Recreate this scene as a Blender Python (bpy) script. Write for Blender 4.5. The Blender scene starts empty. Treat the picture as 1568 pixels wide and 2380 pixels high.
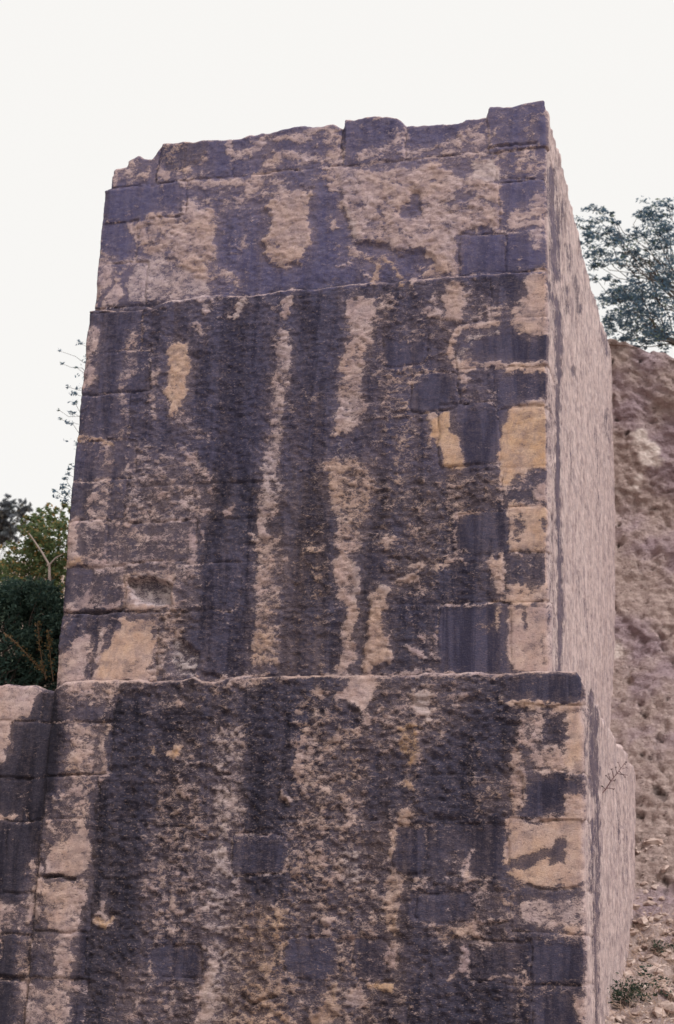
import bpy, math, random
import numpy as np
from mathutils import Vector, Matrix
sc = bpy.context.scene
COL = sc.collection

# ---------------------------------------------------------------- camera
YAW, PITCH, ROLL, FPX = -.27195887, .29907858, .03646924, 3693.94      # picture unit: 1568 wide, 2380 high
_cy, _sy, _cp, _sp, _cr, _sr = (math.cos(YAW), math.sin(YAW), math.cos(PITCH), math.sin(PITCH), math.cos(ROLL), math.sin(ROLL))
FWD = np.array([_sy*_cp, _cy*_cp, _sp]); _rt = np.array([_cy, -_sy, 0.]); _up = np.cross(_rt, FWD)
RGT = _cr*_rt + _sr*_up; UPV = -_sr*_rt + _cr*_up
CAM = np.array([1.6656, -12.4, 1.6])
cd = bpy.data.cameras.new('camera'); cam = bpy.data.objects.new('camera', cd); COL.objects.link(cam)
cam.matrix_world = Matrix(((RGT[0], UPV[0], -FWD[0], CAM[0]), (RGT[1], UPV[1], -FWD[1], CAM[1]), (RGT[2], UPV[2], -FWD[2], CAM[2]), (0, 0, 0, 1)))
cd.sensor_fit = 'VERTICAL'; cd.sensor_height = 36; cd.lens = 36*FPX/2380
cd.clip_start = .1; cd.clip_end = 1500
cd.dof.use_dof = True; cd.dof.focus_distance = 12.2; cd.dof.aperture_fstop = 2.4
sc.camera = cam
# ---------------------------------------------------------------- sky and sun
SUN_EL, SUN_AZ = math.radians(47), math.radians(127)     # azimuth from north (+Y) clockwise
w = bpy.data.worlds.new('World'); sc.world = w; w.use_nodes = True
nt = w.node_tree; nt.nodes.clear()
sky = nt.nodes.new('ShaderNodeTexSky'); sky.sky_type = 'NISHITA'; sky.sun_disc = False
sky.sun_elevation = SUN_EL; sky.sun_rotation = SUN_AZ
mx = nt.nodes.new('ShaderNodeMix'); mx.data_type = 'RGBA'; mx.inputs[0].default_value = .94
mx.inputs[7].default_value = (9.9, 9.72, 9.4, 1)
bg = nt.nodes.new('ShaderNodeBackground'); bg.inputs[1].default_value = .1
ou = nt.nodes.new('ShaderNodeOutputWorld')
nt.links.new(sky.outputs[0], mx.inputs[6]); nt.links.new(mx.outputs[2], bg.inputs[0]); nt.links.new(bg.outputs[0], ou.inputs[0])
sl = bpy.data.lights.new('sun', 'SUN'); sl.energy = 3.3; sl.angle = math.radians(24); sl.color = (1, .955, .955)
so = bpy.data.objects.new('sun', sl); COL.objects.link(so)
sd = Vector((math.sin(SUN_AZ)*math.cos(SUN_EL), math.cos(SUN_AZ)*math.cos(SUN_EL), math.sin(SUN_EL)))
so.rotation_euler = (-sd).to_track_quat('-Z', 'Y').to_euler()
sc.view_settings.view_transform = 'Standard'; sc.view_settings.look = 'None'
sc.view_settings.exposure = 0; sc.view_settings.gamma = 1

# ---------------------------------------------------------------- helpers
random.seed(5); RNG = np.random.default_rng(5)
def ray(x, y): return (x-784)/FPX*RGT - (y-1190)/FPX*UPV + FWD
def onY(x, y, Y): d = ray(x, y); return CAM + d*(Y-CAM[1])/d[1]
def onX(x, y, X): d = ray(x, y); return CAM + d*(X-CAM[0])/d[0]
def proj(P):
    V = P - CAM; den = V@FWD
    return 784+FPX*(V@RGT)/den, 1190-FPX*(V@UPV)/den
def sm(a, b, x):
    t = np.clip((x-a)/(b-a), 0, 1); return t*t*(3-2*t)
_tab = np.random.default_rng(77).random((256, 256))
def vnoise(x, y, seed=0):
    x = np.asarray(x, float)+seed*17.37; y = np.asarray(y, float)+seed*9.71
    xi = np.floor(x).astype(int); yi = np.floor(y).astype(int); fx = x-xi; fy = y-yi
    fx = fx*fx*(3-2*fx); fy = fy*fy*(3-2*fy)
    g = lambda a, b: _tab[a & 255, b & 255]
    return (g(xi, yi)*(1-fx)+g(xi+1, yi)*fx)*(1-fy) + (g(xi, yi+1)*(1-fx)+g(xi+1, yi+1)*fx)*fy
def fbm(x, y, o=4, seed=0):
    s = 0; a = 1; t = 0
    for i in range(o):
        s = s + a*vnoise(x*2**i, y*2**i, seed+i*3); t += a; a *= .55
    return s/t
def tag(o, label=None, cat=None, group=None, kind=None):
    for k, v in (('label', label), ('category', cat), ('group', group), ('kind', kind)):
        if v: o[k] = v
    return o
def empty(name, loc=(0, 0, 0)):
    o = bpy.data.objects.new(name, None); COL.objects.link(o); o.location = loc; o.empty_display_size = .2; return o
def mesh_np(name, V, Fc, mat, parent=None, smooth=True, attrs=None, off=(0, 0, 0)):
    """V (n,3), Fc (m,4) or (m,3) arrays"""
    me = bpy.data.meshes.new(name); V = np.asarray(V, float)-np.asarray(off, float); Fc = np.asarray(Fc)
    k = Fc.shape[1]
    me.vertices.add(len(V)); me.vertices.foreach_set('co', V.ravel())
    me.loops.add(Fc.size); me.loops.foreach_set('vertex_index', Fc.ravel().astype(np.int32))
    me.polygons.add(len(Fc)); me.polygons.foreach_set('loop_start', np.arange(0, Fc.size, k, dtype=np.int32))
    if isinstance(smooth, np.ndarray): me.polygons.foreach_set('use_smooth', smooth)
    else: me.polygons.foreach_set('use_smooth', np.full(len(Fc), smooth))
    if attrs:
        for an, A in attrs.items():
            a = me.color_attributes.new(an, 'FLOAT_COLOR', 'POINT'); a.data.foreach_set('color', A.ravel())
    me.update(calc_edges=True); me.materials.append(mat)
    o = bpy.data.objects.new(name, me); COL.objects.link(o)
    if parent: o.parent = parent
    return o

# ---------------------------------------------------------------- materials
def new_mat(name, rough=.9):
    m = bpy.data.materials.new(name); m.use_nodes = True; t = m.node_tree; b = t.nodes['Principled BSDF']
    b.inputs['Roughness'].default_value = rough; b.inputs['Specular IOR Level'].default_value = .2
    return m, t, b
class NB:
    def __init__(s, t): s.t = t; s.co = t.nodes.new('ShaderNodeTexCoord').outputs['Object']
    def val(s, sock, v):
        if isinstance(v, bpy.types.NodeSocket): s.t.links.new(v, sock)
        elif v is not None:
            sock.default_value = (*v, 1) if isinstance(v, tuple) and len(v) == 3 and len(sock.default_value) == 4 else v
    def scale(s, v, sc_):
        n = s.t.nodes.new('ShaderNodeMapping'); s.t.links.new(v, n.inputs[0]); n.inputs[3].default_value = sc_; return n.outputs[0]
    def noise(s, sc_, det=4, ro=.6, co=None, dist=0, col=False):
        n = s.t.nodes.new('ShaderNodeTexNoise'); s.t.links.new(co or s.co, n.inputs['Vector'])
        n.inputs['Scale'].default_value = sc_; n.inputs['Detail'].default_value = det; n.inputs['Roughness'].default_value = ro; n.inputs['Distortion'].default_value = dist
        return n.outputs['Color' if col else 'Fac']
    def voro(s, sc_, co=None, feat='F1', out='Distance'):
        n = s.t.nodes.new('ShaderNodeTexVoronoi'); s.t.links.new(co or s.co, n.inputs['Vector']); n.feature = feat; n.inputs['Scale'].default_value = sc_; return n.outputs[out]
    def m(s, op, a, b=None, c=None, clamp=False):
        n = s.t.nodes.new('ShaderNodeMath'); n.operation = op; n.use_clamp = clamp
        s.val(n.inputs[0], a); s.val(n.inputs[1], b)
        if c is not None: s.val(n.inputs[2], c)
        return n.outputs[0]
    def rng(s, v, a, b, c=0., d=1.):
        n = s.t.nodes.new('ShaderNodeMapRange'); n.interpolation_type = 'SMOOTHSTEP'
        s.val(n.inputs[0], v); s.val(n.inputs[1], a); s.val(n.inputs[2], b); s.val(n.inputs[3], c); s.val(n.inputs[4], d); return n.outputs[0]
    def mix(s, f, a, b, mode='MIX'):
        n = s.t.nodes.new('ShaderNodeMix'); n.data_type = 'RGBA'; n.blend_type = mode
        s.val(n.inputs[0], f); s.val(n.inputs[6], a); s.val(n.inputs[7], b); return n.outputs[2]
    def bump(s, h, st, d, nrm=None):
        n = s.t.nodes.new('ShaderNodeBump'); n.inputs['Strength'].default_value = st; n.inputs['Distance'].default_value = d
        s.t.links.new(h, n.inputs['Height'])
        if nrm: s.t.links.new(nrm, n.inputs['Normal'])
        return n.outputs[0]

def stone_material():
    m, t, b = new_mat('weathered_limestone', .92); N = NB(t)
    a1 = t.nodes.new('ShaderNodeAttribute'); a1.attribute_name = 'stain'
    a2 = t.nodes.new('ShaderNodeAttribute'); a2.attribute_name = 'surface'
    s1 = t.nodes.new('ShaderNodeSeparateColor'); t.links.new(a1.outputs['Color'], s1.inputs[0])
    s2 = t.nodes.new('ShaderNodeSeparateColor'); t.links.new(a2.outputs['Color'], s2.inputs[0])
    bare, warm, dark, pale = s1.outputs[0], s1.outputs[1], s1.outputs[2], a1.outputs['Alpha']
    rough, streak, tone, wide = s2.outputs[0], s2.outputs[1], s2.outputs[2], a2.outputs['Alpha']
    flat = N.scale(N.co, (1, 1, 1.6)); tall = N.scale(N.co, (2.2, 2.2, .5))
    n1 = N.noise(7, 4, .65, flat, .5); n2 = N.noise(24, 4, .7, flat, .8); n3 = N.noise(80, 3, .75, N.scale(N.co, (1, 1, 2.2)))
    nt_ = N.noise(5.5, 6, .7, tall, .2); nv = N.noise(3.2, 5, .7, N.scale(N.co, (3.4, 3.4, .35)), .3)
    nz = N.m('ADD', N.m('ADD', N.m('MULTIPLY', n1, .22), N.m('MULTIPLY', n2, .46)), N.m('MULTIPLY', n3, .32))
    nz = N.m('ADD', N.m('MULTIPLY', nz, N.m('SUBTRACT', 1., N.m('MULTIPLY', streak, .38))), N.m('MULTIPLY', nt_, N.m('MULTIPLY', streak, .38)))
    bb = N.m('ADD', .02, N.m('MULTIPLY', bare, .88))
    v = N.m('ADD', bb, N.m('MULTIPLY', N.m('SUBTRACT', nz, .5), 3.4))
    hard = N.rng(v, .34, .76)
    vs = N.m('ADD', wide, N.m('MULTIPLY', N.m('SUBTRACT', N.m('ADD', N.m('MULTIPLY', n2, .45), N.m('MULTIPLY', nv, .55)), .5), 1.7))
    soft = N.rng(vs, .0, .62)
    mask = N.m('MULTIPLY', hard, N.rng(n1, .32, .60, .58, 1.))
    # crust colours
    cA = N.mix(N.rng(N.noise(3.1, 4, .7), .38, .62), (.050, .048, .084), (.076, .071, .120))
    cA = N.mix(N.rng(n2, .45, .72), cA, (.118, .095, .130)); cA = N.mix(N.rng(n3, .52, .70), cA, (.17, .14, .175))
    cB = N.mix(N.rng(N.noise(45, 3, .7, flat), .42, .7), (.028, .025, .038), (.060, .049, .062))
    cB = N.mix(N.rng(n3, .56, .72), cB, (.095, .075, .085))
    cC = N.mix(N.rng(N.noise(11, 4, .7), .35, .65), (.088, .084, .185), (.138, .126, .225)); cC = N.mix(N.rng(n3, .52, .72), cC, (.21, .175, .25))  # cC: crust paled and blued, mainly upper-tier sky glare put into the colour
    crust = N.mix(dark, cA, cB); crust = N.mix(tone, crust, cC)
    run = N.noise(1.7, 6, .6, N.scale(N.co, (3.2, 3.2, .34)), .9)
    crust = N.mix(N.m('MULTIPLY', N.rng(run, .43, .60, 0., .9), N.m('SUBTRACT', 1., N.m('MULTIPLY', tone, .6))), crust, N.mix(1., crust, (.40, .40, .46), 'MULTIPLY'))
    midc = N.mix(N.rng(n1, .36, .64), N.mix(tone, (.135, .105, .128), (.19, .155, .215)), N.mix(tone, (.21, .155, .155), (.27, .21, .25)))
    midc = N.mix(N.m('MULTIPLY', warm, .5), midc, (.23, .145, .10)); midc = N.mix(N.rng(n3, .36, .56, .75, 0.), midc, crust)
    crust = N.mix(N.m('MULTIPLY', soft, .85), crust, midc)
    # stone colours
    sA = N.mix(N.rng(N.noise(7, 5, .7), .36, .66), (.46, .335, .34), (.61, .475, .47))
    sW = N.mix(N.rng(N.noise(9, 5, .7), .36, .66), (.55, .335, .20), (.65, .44, .30))
    sP = N.mix(N.rng(N.noise(12, 5, .7), .36, .66), (.50, .41, .41), (.64, .54, .53))
    sS = N.mix(N.rng(nt_, .38, .62), (.58, .455, .435), (.80, .665, .63)); sS = N.mix(N.rng(N.noise(17, 6, .75), .46, .68, 0., .45), sS, (.42, .32, .315))
    sA = N.mix(N.m('MULTIPLY', tone, .8), sA, N.mix(N.rng(n1, .36, .66), (.44, .335, .36), (.60, .47, .50)))
    st = N.mix(warm, sA, sW); st = N.mix(pale, st, sP); st = N.mix(streak, st, N.mix(warm, sS, (.56, .40, .36)))
    pits = N.rng(N.noise(52, 3, .7, flat, .5), .58, .68)
    st = N.mix(N.m('MULTIPLY', pits, .6), st, (.15, .105, .12))
    sidek = N.m('SUBTRACT', 1., N.m('MULTIPLY', streak, .55)); grime = N.rng(N.noise(13, 6, .75, N.scale(N.co, (1.5, 1.5, .8))), .46, .70)
    st = N.mix(N.m('MULTIPLY', N.m('MULTIPLY', grime, sidek), .45), st, (.22, .17, .205))
    col = N.mix(mask, crust, st)
    sp = N.rng(N.noise(48, 2, .5, flat), .62, .68)
    col = N.mix(N.m('MULTIPLY', sp, N.m('MULTIPLY', rough, .7)), col, (.34, .25, .23))
    col = N.mix(N.rng(N.noise(170, 2, .6), .35, .68, .0, .45), col, N.mix(1., col, (.6, .58, .6), 'MULTIPLY'))
    t.links.new(col, b.inputs['Base Color'])
    wav = N.noise(26, 5, .7, N.scale(N.co, (1, 1, 2.6)), 1.0)
    h = N.m('ADD', N.m('MULTIPLY', wav, N.m('ADD', .15, N.m('MULTIPLY', rough, 1.5))), N.m('MULTIPLY', N.noise(85, 4, .75, N.scale(N.co, (1, 1, 1.8))), .6))
    h = N.m('ADD', h, N.m('MULTIPLY', mask, .25))
    bn = N.bump(h, 1., .018)
    t.links.new(bn, b.inputs['Normal'])
    return m
M_STONE = stone_material()

def simple_mat(name, c1, c2, scl=6, c3=None, rough=.9, bump=.01, bscale=30, stretch=(1, 1, 1), trans=0):
    m, t, b = new_mat(name, rough); N = NB(t); co = N.scale(N.co, stretch)
    c = N.mix(N.rng(N.noise(scl, 5, .65, co), .34, .66), c1, c2)
    if c3: c = N.mix(N.rng(N.noise(scl*3.3, 4, .7, co), .55, .68), c, c3)
    t.links.new(c, b.inputs['Base Color'])
    if bump: t.links.new(N.bump(N.noise(bscale, 5, .7, co), .8, bump), b.inputs['Normal'])
    return m
def leaf_mat(name, c1, c2, c3):
    m, t, b = new_mat(name, .55); N = NB(t)
    oi = t.nodes.new('ShaderNodeAttribute'); oi.attribute_name = 'leaf'
    s = t.nodes.new('ShaderNodeSeparateColor'); t.links.new(oi.outputs['Color'], s.inputs[0])
    c = N.mix(s.outputs[0], c1, c2); c = N.mix(N.rng(s.outputs[1], .86, .92), c, c3)
    t.links.new(c, b.inputs['Base Color'])
    tr = t.nodes.new('ShaderNodeBsdfTranslucent'); t.links.new(c, tr.inputs[0])
    ms = t.nodes.new('ShaderNodeMixShader'); ms.inputs[0].default_value = .42
    o = t.nodes['Material Output']; t.links.new(b.outputs[0], ms.inputs[1]); t.links.new(tr.outputs[0], ms.inputs[2]); t.links.new(ms.outputs[0], o.inputs[0])
    return m

# ---------------------------------------------------------------- stain survey of the masonry (from the photograph), half-unit cells
RW, RH = 800, 1200
class Survey:
    def __init__(s, base):
        s.c = {k: np.full((RH, RW), v, np.float32) for k, v in base.items()}
    def _apply(s, m, x0, y0, vals):
        for k, v in vals.items():
            a = s.c[k][y0:y0+m.shape[0], x0:x0+m.shape[1]]; a += (v-a)*m
def blur(m, r):
    r = int(round(r))
    if r < 1: return m
    for ax in (0, 1):
        for _ in range(2):
            p = np.pad(m, [(r+1, r) if i == ax else (0, 0) for i in (0, 1)], mode='edge').cumsum(ax)
            n = m.shape[ax]
            m = (np.take(p, range(2*r+1, 2*r+1+n), ax)-np.take(p, range(0, n), ax))/(2*r+1)
    return m
VIEWS = dict(A=(300, 350, .7015), B=(1300, 350, .7015), C=(200, 1150, .7015), D=(1250, 1050, .7015), E=(200, 1950, .7015), F=(1250, 1900, .7015),
             G=(0, 2650, .7015), H=(900, 2650, .7015), I=(1900, 2650, .6078), J=(2150, 700, .3495), K=(2150, 1350, .588), Z=(0, 0, 1.7207))
def conv(v, pts):
    ox, oy, s = VIEWS[v]; return [((ox+x*s)/3.4414, (oy+y*s)/3.4414) for x, y in pts]
def poly(S, v, pts, f=2, **vals):
    p = conv(v, pts); xs = [a for a, _ in p]; ys = [b for _, b in p]
    x0 = max(0, int(min(xs)-2*f-2)); x1 = min(RW, int(max(xs)+2*f+3)); y0 = max(0, int(min(ys)-2*f-2)); y1 = min(RH, int(max(ys)+2*f+3))
    if x1 <= x0 or y1 <= y0: return
    X, Y = np.meshgrid(np.arange(x0, x1)+.5, np.arange(y0, y1)+.5)
    X = X+(vnoise(X*.16, Y*.16, 2)-.5)*5+(vnoise(X*.5, Y*.5, 8)-.5)*2; Y = Y+(vnoise(X*.16, Y*.16, 5)-.5)*5
    ins = np.zeros(X.shape, bool)
    for i in range(len(p)):
        (ax, ay), (bx, by) = p[i], p[i-1]
        if ay == by: continue
        ins ^= ((ay > Y) != (by > Y)) & (X < (bx-ax)*(Y-ay)/(by-ay)+ax)
    s_ = blur(ins.astype(np.float32), f*.6); S._apply(s_, x0, y0, vals)
def stroke(S, v, pts, wd, f=1.5, **vals):
    p = conv(v, pts); r = wd*VIEWS[v][2]/3.4414/2
    xs = [a for a, _ in p]; ys = [b for _, b in p]; g = r+f+2
    x0 = max(0, int(min(xs)-g)); x1 = min(RW, int(max(xs)+g+1)); y0 = max(0, int(min(ys)-g)); y1 = min(RH, int(max(ys)+g+1))
    if x1 <= x0 or y1 <= y0: return
    X, Y = np.meshgrid(np.arange(x0, x1)+.5, np.arange(y0, y1)+.5)
    X = X+(vnoise(X*.2, Y*.2, 4)-.5)*3; Y = Y+(vnoise(X*.2, Y*.2, 6)-.5)*3
    d = np.full(X.shape, 1e9)
    for i in range(max(1, len(p)-1)):
        ax, ay = p[i]; bx, by = p[min(i+1, len(p)-1)]
        L = (bx-ax)**2+(by-ay)**2+1e-9; t = np.clip(((X-ax)*(bx-ax)+(Y-ay)*(by-ay))/L, 0, 1)
        d = np.minimum(d, np.hypot(X-ax-t*(bx-ax), Y-ay-t*(by-ay)))
    S._apply((1-sm(r-f, r+f, d)).astype(np.float32), x0, y0, vals)

FR = Survey(dict(b=.12, w=.12, d=.15, p=0., r=.55, t=0., h=0.))     # b bare stone, w warm, d black crust, p pale, r roughness, t paler bluish tone, on the upper tier painted sky-glare haze
def P(v, pts, b=None, f=2, **k):
    if b is not None: k['b'] = b
    poly(FR, v, pts, f, **k)
def L(v, pts, wd, b=None, f=1.5, **k):
    if b is not None: k['b'] = b
    stroke(FR, v, pts, wd, f, **k)
# tiers: base tone of each face, haze of sky glare painted on the upper one
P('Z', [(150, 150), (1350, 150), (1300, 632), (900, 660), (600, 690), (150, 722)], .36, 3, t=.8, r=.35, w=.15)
P('Z', [(100, 722), (600, 690), (900, 660), (1300, 632), (1300, 1100), (100, 1100)], .12, 20, t=.22, r=.55)
P('Z', [(-20, 1575), (1400, 1560), (1420, 2400), (-20, 2400)], .26, 4, d=.4, r=.85, w=.32, t=.05)
for q, b_, d_, w_, p_, f_ in (([(215,1640),(330,1640),(330,2200),(230,2400),(180,2400)], .06, .8, .1, 0, 10), ([(350,1640),(480,1640),(470,2400),(340,2400)], .34, .4, .3, 0, 8), ([(500,1690),(580,1690),(560,2400),(470,2400)], .6, .2, .2, .35, 7),
        ([(580,1600),(695,1600),(680,2080),(560,2080)], .1, .6, .1, 0, 9), ([(700,1690),(850,1690),(850,2400),(680,2400)], .4, .3, .4, 0, 9), ([(985,1650),(1185,1650),(1185,2400),(985,2400)], .12, .5, .1, 0, 8), ([(690,740),(775,740),(770,1560),(680,1560)], .05, .3, .1, 0, 8),
        ([(460,730),(600,730),(590,1560),(450,1560)], .05, .3, .1, 0, 10), ([(240,730),(270,730),(230,1200),(190,1200)], .06, .3, .1, 0, 4)): poly(FR, 'Z', q, f_, b=b_, d=d_, w=w_, p=p_)
# ---- upper tier, left
P('A', [(185,585),(420,560),(640,555),(620,640),(600,720),(480,740),(400,715),(300,750),(160,775)], .06)
P('A', [(205,540),(225,460),(300,430),(360,380),(440,400),(440,560),(210,575)], .52)
P('A', [(470,350),(500,312),(740,295),(745,380),(700,440),(560,480),(480,420)], .25, w=.4, t=.3)
L('A', [(740,370),(725,425),(650,465),(560,490)], 25, .78)
L('A', [(470,450),(520,510)], 34, .8)
P('A', [(760,300),(860,300),(890,370),(940,420),(1060,380),(1100,420),(1000,510),(830,520),(760,480)], .12)
L('A', [(600,530),(760,545),(900,540),(1020,520),(1160,480)], 38, .78)
L('A', [(875,300),(895,375),(930,410),(975,380)], 35, .88)
P('A', [(975,375),(1000,330),(1080,295),(1100,350),(1040,378)], .92)
P('A', [(900,300),(1060,270),(1050,300),(980,340),(940,380)], .08)
L('A', [(1110,310),(1180,300),(1260,290),(1340,260),(1390,245),(1450,240),(1500,290),(1510,340)], 40, .7)
P('A', [(1110,240),(1300,215),(1300,250),(1180,285)], .1)
P('A', [(1100,330),(1400,300),(1420,340),(1350,370),(1110,390)], .12)
L('A', [(1100,430),(1160,400),(1340,400)], 38, .8); L('A', [(1140,510),(1150,580)], 42, .72)
P('A', [(1190,430),(1400,430),(1390,600),(1280,600),(1200,560)], .28)
P('A', [(310,780),(400,730),(470,715),(600,745),(620,640),(700,660),(730,690),(810,700),(830,760),(800,850),(800,960),(740,1000),(770,1100),(720,1110),(640,1060),(560,990),(470,960),(400,890),(340,840)], .84, w=.3, r=.5)
L('A', [(570,740),(600,780),(660,780)], 14, .15); L('A', [(420,890),(480,850),(560,860)], 14, .25)
P('A', [(360,980),(450,960),(600,1010),(700,1080),(760,1160),(830,1200),(700,1210),(300,1235),(290,1170),(330,1060)], .72, w=.05, p=.25, r=.2)
P('A', [(140,960),(190,920),(240,990),(200,1060),(280,1080),(290,1200),(270,1250),(110,1250),(125,1060)], .84)
L('A', [(300,1060),(290,1180),(280,1240)], 22, .02); L('A', [(215,1090),(170,1200),(150,1250)], 20, .05)
P('A', [(150,785),(300,790),(330,850),(380,930),(330,980),(200,980),(150,900)], .1)
P('A', [(820,740),(1060,700),(1080,800),(1070,980),(1100,1100),(1080,1180),(930,1170),(860,1080),(810,960)], .15)
L('A', [(800,1100),(870,1075),(925,1110)], 40, .82); L('A', [(600,1120),(680,1110)], 60, .75)
L('A', [(930,690),(980,760),(960,860),(930,930)], 50, .38)
P('A', [(1080,680),(1130,640),(1260,610),(1395,605),(1380,680),(1340,720),(1350,850),(1320,1000),(1200,1005),(1130,1010),(1085,960),(1090,870),(1140,780),(1080,720)], 1., 1.5, w=.35, r=.5)
L('A', [(1150,890),(1190,890)], 16, .2); L('A', [(1080,700),(1120,710)], 24, .2); L('A', [(1300,650),(1370,670)], 12, .3)
P('A', [(1400,540),(1500,560),(1510,700),(1530,780),(1560,860),(1500,900),(1520,1020),(1568,1050),(1500,1130),(1100,1180),(1090,1020),(1320,1010),(1350,860),(1345,720)], .05)
P('A', [(1440,760),(1470,730),(1500,800),(1470,820)], 1., 1); L('A', [(1470,380),(1480,500),(1495,560)], 50, .76)
L('A', [(945,650),(1000,590),(1030,540)], 38, .78); P('A', [(950,620),(1060,600),(1060,720),(980,720)], .5)
P('A', [(430,600),(640,560),(640,640),(560,700),(440,680)], .12)
# ---- upper tier, right
P('B', [(80,470),(200,460),(340,490),(400,450),(600,440),(760,480),(830,540),(1000,540),(1005,640),(1000,780),(960,810),(830,800),(770,900),(760,1040),(690,1060),(640,980),(570,940),(430,940),(370,900),(300,880),(180,880),(150,800),(110,700),(90,600)], .93, w=.22, r=.5)
P('B', [(490,590),(560,600),(540,660),(550,700),(480,760),(400,725),(440,680),(470,640)], .02, 1); P('B', [(760,600),(840,580),(810,660),(750,665)], .05, 1)
for a in ([(400,530),(440,560)], [(640,675),(760,690)], [(300,700),(330,740)], [(200,640),(215,690)], [(690,790),(720,810)], [(430,800),(490,860)], [(580,780),(600,800)], [(900,650),(960,690)], [(270,780),(300,800)], [(600,520),(620,520)]): L('B', a, 18, .15)
P('B', [(150,890),(250,875),(350,900),(370,930),(200,945)], .04, 1); P('B', [(420,960),(490,935),(575,940),(640,970),(600,1020),(540,1080),(450,1090),(395,1000)], .04, 1)
P('B', [(0,1010),(280,1010),(300,1040),(260,1100),(130,1140),(0,1150)], .1); P('B', [(300,1090),(340,1040),(385,1100)], .04, 1)
L('B', [(490,1020),(560,1020)], 24, .8); L('B', [(80,1020),(130,1010)], 36, .8); L('B', [(220,1050),(250,1050)], 26, .8)
L('B', [(330,960),(280,1100)], 26, 1., w=.6); L('B', [(350,990),(440,1110)], 28, .95, w=.65); L('B', [(120,940),(230,970),(330,980)], 38, .76, w=.4)
P('B', [(640,960),(700,980),(740,1050),(560,1090),(600,1030)], .85, w=.4)
P('B', [(780,830),(1000,800),(1200,790),(1160,850),(1190,920),(1270,960),(1270,1040),(760,1065),(775,930)], .1)
P('B', [(1000,560),(1200,530),(1280,560),(1180,600),(1150,670),(1060,690),(1040,760),(1010,780)], .08)
P('B', [(1150,620),(1260,590),(1275,640),(1190,670)], .86); P('B', [(1060,700),(1280,680),(1280,780),(1060,805)], .88, w=.25); L('B', [(1100,745),(1270,720)], 18, .05)
P('B', [(1170,830),(1230,850),(1220,920),(1180,910)], .84)
P('B', [(120,175),(440,185),(430,240),(400,350),(100,370)], .16); P('B', [(1000,350),(1280,330),(1280,520),(1000,520)], .42)
L('B', [(375,360),(420,300),(430,230)], 32, .68); L('B', [(90,385),(200,375),(400,370),(640,350)], 44, .62)
L('B', [(80,435),(180,430),(350,400)], 14, .1); L('B', [(440,460),(500,440),(570,440)], 24, .08)
P('B', [(490,220),(800,185),(800,240),(700,310),(560,345),(500,290)], .08); P('B', [(650,345),(780,260),(830,240),(910,260),(930,340),(750,350)], .8)
P('B', [(935,110),(1265,60),(1280,310),(940,330)], .24); L('B', [(945,300),(950,240)], 24, .7)
P('B', [(600,380),(930,360),(930,420),(760,450),(640,440)], .6)
P('B', [(830,440),(960,420),(1000,520),(820,535)], 1., 1.5, p=.55); L('B', [(110,690),(150,780),(165,860)], 28, .96, p=.5)
L('B', [(1110,440),(1120,500)], 22, .8); L('B', [(1160,460),(1230,440)], 60, .6); L('B', [(40,430),(60,540)], 50, .7)
# ---- middle tier, left
P('C', [(205,190),(290,220),(285,310),(230,420),(250,480),(210,560),(160,590),(170,380)], .84, w=.1)
P('C', [(210,140),(420,130),(300,200),(210,200)], .12)
L('C', [(470,270),(440,400),(480,440),(400,560),(430,700),(400,860)], 55, .5)
P('C', [(700,290),(760,320),(790,340),(800,440),(770,500),(780,600),(750,700),(700,760),(675,700),(665,600),(690,520),(675,420)], 1., 1.5, w=.7, r=.3)
L('C', [(1110,90),(1080,140),(1055,180)], 38, 1., 1, p=.6); L('C', [(870,70),(885,120)], 44, .9); L('C', [(835,200),(850,260),(880,290)], 42, .66)
L('C', [(610,480),(580,530),(590,570)], 40, .68); L('C', [(590,600),(575,660),(610,760)], 28, .66)
P('C', [(380,880),(560,900),(800,920),(950,1100),(860,1354),(480,1354),(420,1180),(450,1050)], .46, 6); P('C', [(700,700),(800,720),(830,840),(740,830)], .5)
L('C', [(330,940),(300,1080),(260,1200),(240,1354)], 90, .52, 4); L('C', [(520,920),(480,1000),(440,1080)], 40, .62)
L('C', [(150,870),(210,880),(290,880),(380,900)], 24, .92, w=.9)
L('C', [(1365,60),(1355,160)], 48, .82)
P('C', [(1310,250),(1385,250),(1390,420),(1380,560),(1330,700),(1340,880),(1300,1040),(1330,1180),(1240,1354),(1180,1354),(1210,1100),(1230,850),(1260,600),(1300,400)], .68, 3, p=.2)
L('C', [(1220,1110),(1240,1085),(1290,1090),(1325,1120),(1310,1160),(1270,1185),(1235,1170),(1220,1110)], 20, .95, 1, p=.3); L('C', [(1275,1120),(1285,1130)], 26, .1, 1)
P('C', [(820,780),(950,800),(960,870),(830,860)], .46); L('C', [(1000,1290),(1030,1250)], 32, 1., 1); L('C', [(1220,690),(1222,710)], 26, .9, 1)
L('C', [(1390,660),(1400,720)], 26, .85, w=.5); P('C', [(1400,600),(1568,500),(1568,1354),(1380,1354)], .2, 6, w=.4)
L('C', [(880,1060),(930,1130),(890,1200),(880,1290)], 34, .66)
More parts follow.
